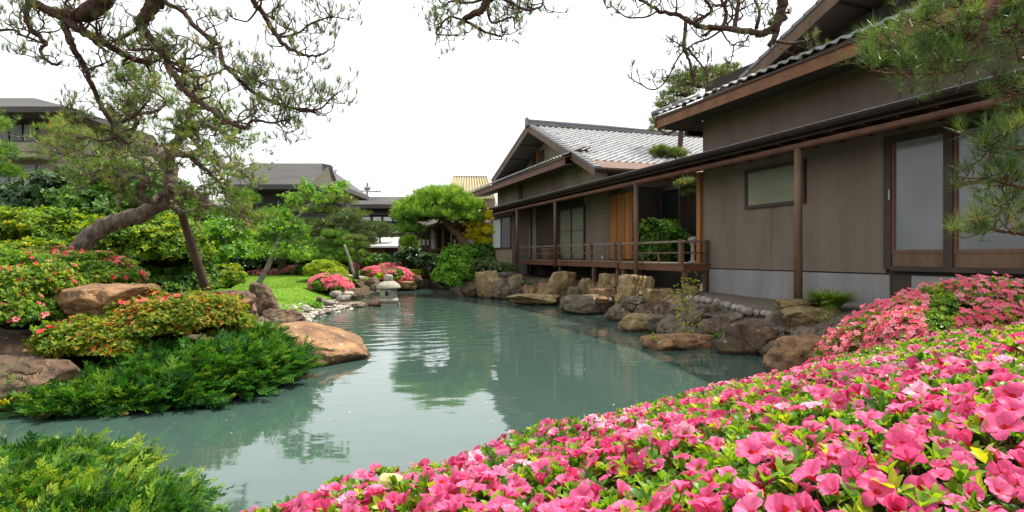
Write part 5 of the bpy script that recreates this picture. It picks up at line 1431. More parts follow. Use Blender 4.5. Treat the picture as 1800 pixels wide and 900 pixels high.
# courtyard pine behind the roofs
cpb = H(hs(1190, 5), 5, 0)
Yc = cpb[1]
tree('pine_tree', 'tall dark pine rising between the two houses behind the roof', [P(1185, 470, Yc), P(1190, 330, Yc), P(1200, 200, Yc), P(1215, 140, Yc)], .16, .05,
     [PB(1240, 132, Yc, 50, .9, 8), PB(1200, 142, Yc, 36, .9, 7), PB(1275, 124, Yc, 26, .7, 6), PB(1225, 152, Yc, 40, .8, 6), PB(1190, 166, Yc, 30, .8, 6), PB(1174, 184, Yc, 22, .7, 5), PB(1165, 212, Yc, 22, .7, 6), PB(1158, 226, Yc, 18, .6, 5)],
     'needle', 2000, .17, TUFT_F, 'bark_dark', seed=33, up=1.2)
q = H(hs(1180, 2.4), 2.4, 0); Yq = q[1]
tree('pine_tree', 'small pine in the passage whose tufts show above and below the eave', [P(1214, 470, Yq), P(1216, 380, Yq), P(1205, 330, Yq), P(1185, 270, Yq)], .06, .03,
     [PB(1180, 272, Yq, 26, .4, 9), PB(1160, 266, Yq, 14, .3, 7), PB(1207, 325, Yq, 18, .3, 9), PB(1213, 340, Yq, 12, .3, 6)], 'needle', 900, .16, TUFT_F, 'bark_dark', seed=34, up=1.2)
q = H(hs(1165, 1.9), 1.9, 0); Yq = q[1]
shrub('glossy_shrub', 'glossy bright green shrub in the passage behind the near veranda railing', 'shrub', [PB(1168, 415, Yq, 30, .4, 22), PB(1192, 425, Yq, 22, .3, 14), PB(1145, 405, Yq, 18, .3, 14), PB(1205, 435, Yq, 12, .2, 10), PB(1160, 445, Yq, 26, .4, 25)], 'leaf_mid', 800, .17, WH, seed=35, core=False)
# shrubs right of the pond head
shrub('nandina_bush', 'big bright green feathery bush hanging over the water before the far house', 'bush',
      [PB(800, 468, 24.3, 26, .8, 32), PB(785, 485, 24.0, 20, .7, 24), PB(815, 450, 24.6, 26, .7, 18), PB(820, 478, 24, 20, .7, 24), PB(800, 492, 23.7, 18, .6, 16)], 'leaf_bright', 3400, .15, WL, seed=36)
shrub('dark_shrub', 'dark green shrub at the foot of the far house wall', 'shrub', [PB(848, 450, 25.2, 20, .7, 20), PB(855, 470, 24.5, 22, .6, 14)], 'leaf_mid', 1300, .14, WL, seed=37)
shrub('juniper_shrub', 'low grey green ground shrub on the tall two toned rock', 'shrub', [PB(872, 472, 23.5, 32, .6, 8), PB(845, 468, 23.8, 18, .6, 9)], 'needle_blue', 900, .12, WL, seed=38)
shrub('broad_leaf_shrub', 'bushy pale green shrub before the low white roofed building', 'shrub', [PB(665, 463, 31, 28, .9, 11), PB(657, 458, 31, 16, .8, 8)], 'leaf_mid', 900, .2, WL, seed=39)
shrub('pavilion_shrub', 'dark blue green shrub left of the pavilion posts', 'shrub', [PB(722, 452, 30, 22, .8, 16), PB(735, 462, 30, 22, .8, 9)], 'leaf_dark', 900, .2, WL, seed=40)
shrub('pavilion_shrub', 'dark round shrub before the middle pavilion posts', 'shrub', [PB(752, 460, 29.5, 22, .7, 11)], 'leaf_dark', 600, .18, WL, seed=41)
# lawn shrubs
shrub('lime_shrub', 'lime yellow clipped dome shrub at the back of the lawn', 'shrub', [PB(571, 476, 25.5, 32, .9, 17), PB(590, 482, 25, 18, .6, 10)], 'leaf_lime', 2600, .10, seed=42, jitter=.04, lump=.06)
shrub('azalea_shrub', 'round pink azalea dome on the lawn edge', 'azalea', [PB(582, 500, 21.5, 35, .85, 18), PB(604, 508, 21.2, 16, .5, 12)], 'leaf_azalea', 1500, .08, flowers=1500, fsize=.085, seed=43, jitter=.03, lump=.06)
for (px, py, rx, rz_, Y, lab, sd_) in ((690, 476, 30, 12, 30.0, 'wide pink azalea dome behind the stone lantern', 44), (700, 490, 26, 17, 28.5, 'front pink and red azalea dome above the stone lantern', 45),
                                (660, 480, 24, 9, 29.5, 'red azalea dome with green gaps left of the wide one', 46), (634, 470, 15, 6, 31, 'small coral azalea nearest the slab bridge at the pond head', 47), (678, 470, 22, 8, 31, 'orange tinted azalea dome at the back of the pond head group', 48)):
    shrub('azalea_shrub', lab, 'azalea', [PB(px, py, Y, rx, .8, rz_)], 'leaf_orange' if sd_ in (48, 46) else 'leaf_azalea', 900, .10, flowers=750, fsize=.11, seed=sd_, jitter=.04, lump=.10, group='azaleas at the pond head')
for (px, py, rx, rz_, Y, lab, sd_) in ((470, 482, 30, 6, 29, 'coral azalea strip at the back of the lawn left of the pedestal', 49), (525, 476, 28, 7, 29, 'coral azalea strip at the back of the lawn right of the pedestal', 50)):
    shrub('azalea_shrub', lab, 'azalea', [PB(px, py, Y, rx, .6, rz_)], 'leaf_mid', 700, .11, flowers=260, fsize=.11, seed=sd_, group='azaleas at the back of the lawn')
shrub('lime_shrub', 'small lime green tuft between the azaleas at the pond head', 'shrub', [PB(672, 488, 28.3, 12, .4, 6)], 'leaf_lime', 300, .1, seed=51)
shrub('lime_shrub', 'small lime mound on the rocks right of the lantern', 'shrub', [PB(728, 480, 29, 14, .4, 5)], 'leaf_lime', 300, .1, seed=52)
shrub('lime_shrub', 'yellow green clipped shrub just right of the support pole foot', 'shrub', [PB(395, 490, 14.5, 30, .5, 22), PB(375, 500, 14, 18, .4, 12)], 'leaf_yellow', 2300, .07, seed=53, jitter=.05)
shrub('shore_plant', 'little bright green plant among the shore pebbles', 'plant', [PB(552, 540, 16.8, 11, .18, 7)], 'leaf_bright', 130, .09, seed=54, core=False)
# left bank shrubs
shrub('yellow_shrub', 'large yellow green shrub behind the pine trunk', 'shrub', [PB(250, 430, 11.5, 85, 1.1, 48), PB(300, 440, 11.3, 52, .9, 40), PB(200, 460, 11, 50, .8, 30), PB(270, 400, 12, 50, .9, 22)], 'leaf_yellow', 9500, .085, seed=60, up=.8)
shrub('yellow_shrub', 'yellow green shrub left of the pine trunk at the picture edge', 'shrub', [PB(60, 410, 11.5, 90, 1.1, 38), PB(-30, 410, 11.5, 60, 1, 42), PB(140, 420, 12, 40, .9, 30), PB(80, 440, 11, 60, .8, 20)], 'leaf_yellow', 9000, .085, seed=61, up=.8)
shrub('green_shrub', 'soft green shrub at the foot of the support pole', 'shrub', [PB(325, 492, 11.6, 42, .6, 30), PB(290, 505, 11, 36, .5, 16)], 'leaf_mid', 2600, .10, WL, seed=62)
shrub('azalea_shrub', 'tall green azalea with scattered pink blossoms at the left picture edge', 'azalea',
      [PB(30, 500, 7.3, 85, .7, 50), PB(-40, 500, 7.3, 80, .7, 60), PB(40, 550, 7.0, 52, .5, 36), PB(20, 475, 7.8, 60, .6, 30)], 'leaf_azalea', 19000, .038, flowers=150, fsize=.060, fmat='coral_warm', fmask=.0, seed=63, fhi=True, up=.8)
shrub('azalea_shrub', 'spreading azalea with pink blossoms below the pine trunk', 'azalea',
      [PB(150, 475, 8.6, 85, .6, 28), PB(90, 465, 8.8, 60, .6, 24), PB(205, 488, 8.4, 34, .5, 18), PB(100, 492, 8.3, 60, .4, 14)], 'leaf_azalea', 13000, .040, flowers=260, fsize=.068, fmat='coral_warm', fmask=.08, seed=64, fhi=True, up=.8)
shrub('azalea_shrub', 'broad orange green azalea with pink blossoms above the dark juniper', 'azalea',
      [PB(260, 566, 7.6, 110, .6, 50), PB(345, 556, 7.9, 75, .6, 40), PB(170, 600, 7.1, 85, .5, 42), PB(395, 572, 8.2, 42, .5, 26), PB(120, 600, 6.9, 40, .4, 30)], 'leaf_orange', 26000, .034, flowers=420, fsize=.068, fmat='coral_warm', fmask=.08, seed=65, fhi=True, up=.9)

# ------------------------------------------------------------------ junipers
def juniper(label, blobs, n, size, out, seed, mat='juniper', lift=.08):
    rng = np.random.default_rng(seed); base = np.mean([b[0] for b in blobs], axis=0)
    root = thing('juniper', label, 'juniper', (base[0], base[1], 0.05))
    core_mesh(root, blobs, seed, .72)
    p, nn = blob_surface(blobs, n, rng, .20, -.25, .34)
    h = nn * [1, 1, .25]; d = unit(h + np.asarray(out) * .9 + np.stack([rng.normal(0, .4, len(p)), rng.normal(0, .4, len(p)), lift + rng.normal(0, .2, len(p))], 1))
    # y column is the spray's direction, z column roughly up
    up = unit(nn * .6 + np.array([0, 0, 1.0]) + rng.normal(0, .35, p.shape)); x = unit(np.cross(d, up)); z = np.cross(x, d)
    R = np.stack([x, d, z], axis=2); s = size * rng.uniform(.6, 1.35, len(p)); idx = rng.integers(0, 4, len(p))
    p = p - d * s[:, None] * .5
    dead = rng.random(len(p)) < .045
    o = merge('fronds', [M[mat]], [(FROND[i], R[(idx == i) & ~dead], s[(idx == i) & ~dead], p[(idx == i) & ~dead]) for i in range(4)], root, rng=rng); o['kind'] = 'stuff'
    if dead.any(): merge('dead_fronds', [M['dead']], [(FROND[0], R[dead], s[dead] * .8, p[dead] - [0, 0, .03])], root, rng=rng)['kind'] = 'stuff'
    br = MB()
    for k in range(40):
        i = rng.integers(0, len(p)); b = blobs[rng.integers(0, len(blobs))][0]
        limb(br, [np.array([b[0], b[1], b[2] - .1]), (b + p[i]) / 2 + [0, 0, -.04], p[i]], .015, .005, .01, 4, 3)
    br.build('branch', M['bark_dark'], root)['kind'] = 'stuff'
    return root
juniper('wide dark green juniper spreading over the inlet below the orange azalea',
        [PB(200, 690, 6.5, 110, .45, 20), PB(320, 670, 6.9, 120, .5, 30), PB(400, 650, 7.3, 100, .5, 33), PB(300, 640, 7.3, 90, .5, 26), PB(470, 640, 7.9, 62, .4, 30), PB(120, 708, 6.2, 60, .3, 12), PB(250, 700, 6.4, 110, .35, 22), PB(450, 605, 8.3, 40, .35, 22)], 8500, .30, (.35, -.15, 0), 70)
juniper('near juniper of bright and dark fronds at the bottom picture edge',
        [PB(60, 836, 4.0, 120, .4, 34), PB(165, 838, 4.0, 70, .3, 20), PB(60, 890, 3.5, 150, .4, 50), PB(190, 905, 3.3, 110, .35, 30), PB(-40, 880, 3.7, 100, .4, 60), PB(275, 915, 3.1, 55, .25, 18)], 6500, .20, (.45, .1, 0), 71, 'juniper_bright')
juniper('small blue green juniper behind the orange rock shoulder', [PB(470, 600, 8.8, 24, .2, 12)], 180, .2, (.2, -.2, 0), 72)
def grass_tuft(name, label, cat, base, n, h, spread, leaf, seed, droop=.5, w=.012):
    rng = np.random.default_rng(seed); p = Proto()
    for i in range(n):
        a = rng.uniform(0, 6.28); L = h * rng.uniform(.6, 1.1); o_ = np.array([math.cos(a), math.sin(a), 0]) * spread
        side = np.array([-math.sin(a), math.cos(a), 0]) * w
        p0 = o_ * .2; p1 = o_ * .55 + [0, 0, L * .6]; p2 = o_ * rng.uniform(.9, 1.5) + [0, 0, L * (1 - droop * rng.random())]
        p.add(np.array([p0 - side, p0 + side, p1 + side * .9, p1 - side * .9, p2]), [[0, 1, 2], [0, 2, 3], [3, 2, 4]])
    root = thing(name, label, cat, base)
    o = merge('leaves', [M[leaf]], [(p, np.eye(3)[None], 1.0, np.array([base]))], root, rng=rng); o['kind'] = 'stuff'
    return root
b = P(1460, 548, 10.3)
grass_tuft('liriope_tuft', 'dark green grassy clump at the foot of the concrete base', 'grass clump', b, 900, .42, .40, 'leaf_mid', 80)
grass_tuft('green_clump', 'small green clump beside the orange rock under the veranda', 'grass clump', P(926, 508, 21.6), 120, .35, .3, 'leaf_mid', 81)
# fern: fronds with leaflets
def fern(label, base, n, L, seed):
    rng = np.random.default_rng(seed); root = thing('fern', label, 'fern', base); p = Proto()
    for i in range(n):
        a = 2 * math.pi * i / n + rng.uniform(-.3, .3); e = rng.uniform(.3, .8); l = L * rng.uniform(.7, 1.1)
        pr = None
        for k in range(12):
            t = (k + 1) / 12; r_ = l * t * .85; z = l * (e * t - .75 * t * t * .8)
            c = np.array([math.cos(a) * r_, math.sin(a) * r_, z]); s = np.array([-math.sin(a), math.cos(a), 0]); f = np.array([math.cos(a), math.sin(a), -.3])
            w = .24 * l * (1 - t) ** .7 + .01
            for sg in (-1, 1):
                p.add(np.array([c - f * .025, c + f * .025, c + s * sg * w + f * .03 - [0, 0, .2 * w]]), [[0, 1, 2]])
    o = merge('frond', [M['leaf_bright']], [(p, np.eye(3)[None], 1.0, np.array([base]), np.array([.3]))], root, rng=rng); o['kind'] = 'stuff'
fern('small fern between the upright grey slab and the big brown boulder', P(1276, 588, 10.05), 14, .26, 82)
# yellow sapling on the right bank
def sapling(label, stems, leaf, nleaf, size, seed, spread=.12):
    rng = np.random.default_rng(seed); root = thing('sapling', label, 'sapling', stems[0][0]); mb = MB(); pts = []
    for s_ in stems:
        q, _ = limb(mb, s_, .009, .004, .006, 4, 4, seed); pts.append(q[len(q) // 3:])
    pts = np.vstack(pts); i = rng.integers(0, len(pts), nleaf); p = pts[i] + rng.normal(0, spread, (nleaf, 3)) * [1, 1, .6]
    for a, b2 in zip(pts[i][::3], p[::3]): mb.tube([a, b2], .002, 3, cap=False)
    mb.build('stem', M['stem'], root)['kind'] = 'stuff'
    R = frames(unit(rng.normal(0, .5, (nleaf, 3)) + [0, 0, .6]), rng)
    o = merge('leaves', [M[leaf]], [(WL[0], R, size * rng.uniform(.6, 1.2, nleaf), p)], root, rng=rng); o['kind'] = 'stuff'
sapling('thin sapling with yellow leaves before the veranda corner rocks', [[P(1225, 618, 10.9), P(1222, 575, 11), P(1205, 540, 11.2), P(1195, 510, 11.3)], [P(1222, 618, 10.9), P(1212, 570, 11), P(1200, 520, 11.2)], [P(1218, 540, 11), P(1205, 505, 11.3), P(1222, 490, 11.4)]], 'leaf_lime', 130, .045, 83, .13)
sapling('pale sapling in front of the large smooth yellow block', [[P(1462, 590, 9.4), P(1452, 560, 9.5), P(1435, 545, 9.5)], [P(1462, 590, 9.4), P(1458, 550, 9.5), P(1453, 525, 9.5)]], 'leaf_mid', 70, .035, 84, .09)
sapling('tiny yellow leafed sprout on the flat orange rock', [[P(1150, 600, 10.2), P(1149, 595, 10.2), P(1147, 588, 10.2)]], 'leaf_lime', 9, .05, 85, .03)
sapling('arching sprig of pale leaves beside the broad tan rock', [[P(165, 600, 6.9), P(120, 582, 6.8), P(55, 575, 6.7)], [P(150, 600, 6.9), P(110, 590, 6.8), P(80, 578, 6.7)]], 'leaf_bright', 60, .06, 86, .08)
grass_tuft('dry_leaf_tuft', 'tuft of dry yellow leaves at the water edge on the left', 'grass clump', P(8, 712, 6.1), 40, .16, .22, 'leaf_gold', 87, .9, .014)
# ------------------------------------------------------------------ foreground azalea bed
CP = np.array([(-.97, 2.0, .72), (-.69, 2.4, .65), (-.4, 2.8, .62), (0, 3.3, .61), (1.0, 4.2, .55), (2.1, 4.9, .56), (2.72, 5.2, .66), (.43, .9, 1.17), (-.34, 1.8, .88), (1.11, 1.3, 1.27), (1.9, 2.2, 1.24),
               (1.43, 2.0, 1.18), (1.71, 3.0, 1.00), (.74, 2.6, .84), (.4, 1.4, 1.05), (.22, 1.15, 1.08), (1.22, 3.2, .84), (-.5, .9, .95), (0, .5, 1.10), (.9, .5, 1.22), (2.4, 1.0, 1.30), (3.2, 3.0, 1.22), (3.4, 4.6, 1.0), (4, 2, 1.3), (2.6, 4.2, .86), (-.9, 1.2, .80), (2.3, 3.4, 1.02), (1.8, 4.0, .78)])
def _phi(r): return r
A_ = np.block([[_phi(np.linalg.norm(CP[:, None, :2] - CP[None, :, :2], axis=2)) + np.eye(len(CP)) * -.05, np.ones((len(CP), 1)), CP[:, :2]],
               [np.ones((1, len(CP))), np.zeros((1, 3))], [CP[:, :2].T, np.zeros((2, 3))]])
W_ = np.linalg.solve(A_, np.concatenate([CP[:, 2], [0, 0, 0]]))
BED = np.array([(-1.10, 1.1), (-1.12, 1.8), (-.97, 2.12), (-.69, 2.46), (-.4, 2.86), (0, 3.36), (1.0, 4.28), (2.1, 5.1), (2.9, 5.6), (4.4, 5.6), (4.6, 2.0), (4.2, .35), (.3, .30), (-.6, .5)])
def poly_sd(poly, x, y):
    d = np.full(np.shape(x), 1e9)
    for i in range(len(poly)):
        a, b = poly[i], poly[(i + 1) % len(poly)]; ab = b - a
        t = np.clip(((x - a[0]) * ab[0] + (y - a[1]) * ab[1]) / (ab @ ab), 0, 1)
        d = np.minimum(d, np.hypot(x - a[0] - t * ab[0], y - a[1] - t * ab[1]))
    return np.where(inside(poly, x, y), d, -d)
def bed_z(x, y):
    r = np.sqrt((x[..., None] - CP[:, 0]) ** 2 + (y[..., None] - CP[:, 1]) ** 2)
    z = r @ W_[:len(CP)] + W_[len(CP)] + W_[-2] * x + W_[-1] * y
    d = np.clip(poly_sd(BED, x, y), 0, None)
    lump = np.array([noise.noise(Vector((a * 2.3, b * 2.3, 3))) for a, b in zip(x.ravel(), y.ravel())]).reshape(x.shape)
    return z - .16 * np.exp(-(d / .09) ** 2) - .02 + lump * .05
bed = thing('azalea_bed', 'broad foreground bed of large pink azalea blossoms and fresh green leaves', 'azalea', (1.5, 2.5, .2))
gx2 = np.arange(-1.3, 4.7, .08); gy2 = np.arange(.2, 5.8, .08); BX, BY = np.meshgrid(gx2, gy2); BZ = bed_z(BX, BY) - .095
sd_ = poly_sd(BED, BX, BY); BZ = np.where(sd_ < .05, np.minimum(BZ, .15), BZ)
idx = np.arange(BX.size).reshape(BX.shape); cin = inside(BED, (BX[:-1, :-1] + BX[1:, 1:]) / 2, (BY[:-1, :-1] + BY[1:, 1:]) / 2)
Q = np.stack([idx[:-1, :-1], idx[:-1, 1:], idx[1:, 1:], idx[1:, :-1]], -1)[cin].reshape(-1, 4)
o = link('dark_core', mesh_from_arrays('dark_core', np.stack([BX.ravel(), BY.ravel(), BZ.ravel()], 1), Q.ravel(), np.arange(len(Q)) * 4, [M['core']], None, True), bed)
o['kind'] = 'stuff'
rng = np.random.default_rng(5)
# candidate places on a jittered grid, kept apart from one another
def places(step, jit, x0=-1.15, x1=4.6, y0=.35, y1=5.7):
    xs, ys = np.meshgrid(np.arange(x0, x1, step), np.arange(y0, y1, step)); x = xs.ravel() + rng.uniform(-jit, jit, xs.size) * step; y = ys.ravel() + rng.uniform(-jit, jit, xs.size) * step
    k = inside(BED, x, y) & (np.abs(x) < y * .95 + .5); return x[k], y[k]
def normals(x, y):
    e = .03; z = bed_z(x, y); zx = (bed_z(x + e, y) - z) / e; zy = (bed_z(x, y + e) - z) / e
    return z, unit(np.stack([-zx, -zy, np.ones_like(x)], 1))
x, y = places(.043, .48); z, nn = normals(x, y)
P3 = np.stack([x, y, z], 1)
pn = fnoise(P3 * [1, 1, 0], 1.5, 7.0) + .35 * fnoise(P3 * [1, 1, 0], 5.0, 2.0)
dens = 1 / (1 + np.exp(-(pn - .0) * 11))
band = np.clip((y - 1.9) / .8, 0, 1) * np.clip((x / y - .44) / .12, 0, 1)
isf = rng.random(len(x)) < (.09 + dens * .62) * (1 - .68 * band)
fp = P3[isf] + nn[isf] * rng.uniform(.012, .05, isf.sum())[:, None]; fn = nn[isf]
tow = unit(np.array([0, 0, EYE]) - fp)
fd = unit(fn * .95 + tow * rng.uniform(-.2, .5, len(fp))[:, None] + rng.normal(0, .5, fp.shape))
dist = np.linalg.norm(fp - [0, 0, EYE], axis=1); vis = (np.abs(fp[:, 0]) < fp[:, 1] * .90 + .03) & ((EYE - fp[:, 2]) < fp[:, 1] * .45 + .02)
order = np.argsort(np.where(vis, dist, dist + 50))
near_i = order[:300]; far_i = order[300:]
s = .037 * rng.uniform(.58, 1.18, len(fp))
PM = [M['petal'], M['throat'], M['stamen'], M['anther']]
fm = [proto_mesh('blossom', p_, PM, r_, True) for p_, r_ in zip(FH + [FBUD], (.45, .7, .3, .6, .5, .35))]
R = frames(fd, rng)
for i in near_i:
    k = int(rng.choice(6, p=[.22, .21, .16, .14, .17, .10]))
    ob = bpy.data.objects.new('blossom', fm[k]); COL.objects.link(ob); ob.parent = bed; ob.matrix_parent_inverse = Matrix.Translation(-Vector(bed.location))
    m = np.eye(4); m[:3, :3] = R[i] * s[i]; m[:3, 3] = fp[i]; ob.matrix_basis = Matrix(m.tolist())
mid_i = far_i[:1500]; rest = far_i[1500:]
items = []; ch = rng.integers(0, 5, len(mid_i)); items += [(FH[k], R[mid_i[ch == k]], s[mid_i[ch == k]], fp[mid_i[ch == k]]) for k in range(5)]
ch = rng.integers(0, 3, len(rest)); items += [(FL[k], R[rest[ch == k]], s[rest[ch == k]] * 1.1, fp[rest[ch == k]]) for k in range(3)]
o = merge('blossoms_beyond', PM, items, bed, True, rng=rng); o.name = 'blossom_mass'; o['kind'] = 'stuff'
# leaf whorls between the blossoms
x, y = places(.031, .5); z, nn = normals(x, y); P3 = np.stack([x, y, z], 1)
pn = fnoise(P3 * [1, 1, 0], 1.5, 7.0) + .35 * fnoise(P3 * [1, 1, 0], 5.0, 2.0)
kp = rng.random(len(x)) < (1 - .35 / (1 + np.exp(-(pn + .05) * 9)))
lp_, ln_ = P3[kp] + nn[kp] * rng.uniform(-.06, .04, kp.sum())[:, None], nn[kp]
ld = unit(ln_ + rng.normal(0, .38, lp_.shape) + [0, 0, .3]); R = frames(ld, rng); s = .039 * rng.uniform(.65, 1.25, len(lp_)); nearl = lp_[:, 1] < 2.6
ch = rng.integers(0, 4, len(lp_)); items = []
for k in range(4):
    for pr, mk in ((WH, nearl), (WL, ~nearl)):
        m_ = (ch == k) & mk; items.append((pr[k], R[m_], s[m_], lp_[m_]))
o = merge('leaves', [M['leaf_bed']], items, bed, True, rng=rng); o['kind'] = 'stuff'
tw = MB()
for i in rng.choice(len(fp), 1500, replace=False):
    if fp[i][1] > 2.6: continue
    b_ = fp[i] + rng.normal(0, .02, 3) * [1, 1, 0] - [0, 0, .10]; tw.tube([b_, fp[i]], .0016, 3, cap=False)
o = tw.build('twig', M['stem'], bed); o['kind'] = 'stuff'
# pale yellow leaf caught in the blossoms
yb = P(686, 848, 1.95)
mb = MB(); V = rock_shape((.042, .03, .03), 4, ICO3, 3, .05)
mb.v = [tuple(v + yb) for v in V]; mb.f = [list(f) for f in ICO3[1]]; mb.m = [0] * len(mb.f)
tag(mb.build('curled_leaf', M['yellow_leaf'], None, True), 'pale yellow curled leaf lying on the pink blossoms', 'leaf')
# mound
shrub('azalea_mound', 'clipped coral pink azalea mound before the big sliding window', 'azalea',
      [(np.array([4.32, 5.5, .45]), (1.36, 1.05, .89)), (np.array([5.3, 5.6, .40]), (1.2, 1.1, .70)), (np.array([3.62, 5.2, .45]), (.58, .55, .70))], 'leaf_bed', 19000, .040, flowers=11000, fsize=.058, fmask=-.42, seed=90, jitter=.025, lump=.05, up=.4)
# ------------------------------------------------------------------ the leaning black pine on the left bank
def pine_thing(name, label, limbs, twigspec, mats, seed, protos, tsize, bark='bark_dark', trunk_idx=(0,), cat='pine tree', needles=('needle', 'bud'), extra=.3, base=None, tmax=None):
    """limbs: (points, r0, r1, n twigs, twig length); each main limb is a part, its fine twigs one joined part"""
    rng = np.random.default_rng(seed)
    root = thing(name, label, cat, base if base is not None else limbs[0][0][0]); tips = []; tw = MB()
    for i, (pts, r0, r1, nt_, tl) in enumerate(limbs):
        mb = MB(); q, rr = limb(mb, pts, r0, r1, r0 * (.07 if i in trunk_idx else .15), 9 if r0 > .04 else 6, 6, seed + i)
        mb.build('trunk' if i in trunk_idx else 'bough', M['bark_pine' if i in trunk_idx else bark], root, True)
        L = np.arange(len(q))
        for k in range(nt_):
            j = rng.integers(max(1, len(q) // 5), len(q)); dd = q[min(j + 1, len(q) - 1)] - q[j - 1]
            d = unit(rng.normal(0, .8, 3) + unit(dd) * .5 + np.array([0, 0, twigspec.get('lift', .1)]))
            twig(tw, q[j], d, tl * rng.uniform(.55, 1.2), max(.0035, min(rr[j] * .45, twigspec.get('rmax', .02))), rng, tips, twigspec.get('steps', 7), twigspec.get('kink', .6), 0, twigspec.get('level', 2), twigspec.get('up', .25), twigspec.get('tipup', 1.2), twigspec.get('side', .5))
        tips.append((q[-1], unit(q[-1] - q[-2] + [0, 0, .01])))
    tw.build('twig', M[bark], root)['kind'] = 'stuff'
    if tmax and len(tips) > tmax: tips = [tips[i] for i in rng.choice(len(tips), tmax, replace=False)]
    tufts_object(root, tips, protos, tsize, [M[needles[0]], M[needles[1]]], seed, extra, .022 if tsize < .07 else .05)
    return root
Yp = 9.3
def L_(pts, Y=Yp, dy=None):
    n = len(pts); dy = dy or [0] * n
    return [P(x, y, Y + d) for (x, y), d in zip(pts, dy)]
pine_thing('leaning_pine', 'old pine with thick bent trunk and twisted boughs, leaning on a pole',
 [ (L_([(95, 530), (125, 470), (150, 425), (195, 393), (250, 375), (290, 350), (302, 310), (295, 285)]), .155, .095, 0, 0),
   (L_([(295, 290), (275, 268), (245, 258), (225, 240), (205, 215), (190, 180)], dy=[0, 0, .2, .4, .5, .6]), .10, .03, 16, .55),
   (L_([(298, 290), (300, 262), (318, 240), (328, 225), (330, 205)], dy=[0, -.1, -.2, -.3, -.4]), .095, .03, 10, .5),
   (L_([(300, 265), (325, 272), (350, 270), (385, 285), (420, 300), (445, 318)], dy=[0, -.3, -.5, -.7, -.9, -1.1]), .06, .015, 22, .5),
   (L_([(330, 230), (350, 215), (380, 225), (410, 245), (430, 262)], dy=[-.4, -.5, -.5, -.4, -.3]), .04, .012, 18, .5),
   (L_([(335, 272), (350, 290), (370, 305), (392, 330), (400, 350), (430, 385)], dy=[-.4, -.3, -.1, .1, .2, .3]), .045, .012, 16, .5),
   (L_([(296, 325), (315, 335), (345, 342), (375, 360), (410, 370), (440, 390)], dy=[0, -.4, -.6, -.7, -.8, -.8]), .05, .014, 18, .5),
   (L_([(250, 262), (215, 262), (180, 250), (140, 240), (100, 235)], dy=[0, .4, .6, .6, .5]), .045, .012, 18, .6),
   (L_([(240, 255), (190, 270), (140, 275), (95, 265), (50, 240)], dy=[0, .6, .9, 1.0, 1.0]), .04, .012, 20, .6),
   (L_([(285, 345), (260, 352), (245, 330), (255, 315), (215, 300), (195, 292), (160, 305), (120, 300)], dy=[0, -.4, -.6, -.7, -.7, -.6, -.5, -.4]), .06, .015, 16, .5),
   (L_([(212, 300), (218, 318), (208, 345), (208, 362)], dy=[-.7, -.7, -.7, -.7]), .045, .02, 5, .35),
   (L_([(205, 318), (180, 310), (160, 320), (135, 335)], dy=[-.7, -.7, -.6, -.5]), .03, .012, 9, .4),
   (L_([(225, 240), (240, 215), (225, 190), (240, 165), (215, 135)], dy=[.3, .2, .1, 0, 0]), .04, .014, 22, .55),
   (L_([(240, 200), (275, 195), (290, 175), (250, 150), (230, 120)], dy=[.1, 0, 0, 0, 0]), .03, .012, 18, .5),
   (L_([(328, 210), (345, 190), (340, 165), (360, 160)], dy=[-.4, -.4, -.3, -.3]), .03, .01, 14, .45),
   (L_([(298, 350), (320, 372), (350, 365), (345, 350)], dy=[0, -.3, -.5, -.5]), .035, .015, 6, .35),
 ], dict(lift=.2, kink=.85, level=2, up=.25, side=.55, rmax=.030, steps=7), None, 301, TUFT_F, .10, 'bark_pine', needles=('needle_young', 'bud'), extra=.45)
# support pole
sp_ = MB(); limb(sp_, [P(312, 350, 9.2), P(335, 425, 9.4), P(366, 520, 9.7)], .062, .068, 0, 10, 4)
tag(sp_.build('support_pole', M['pole'], None, True), 'slanting dark pole propping the trunk of the leaning pine', 'pole')

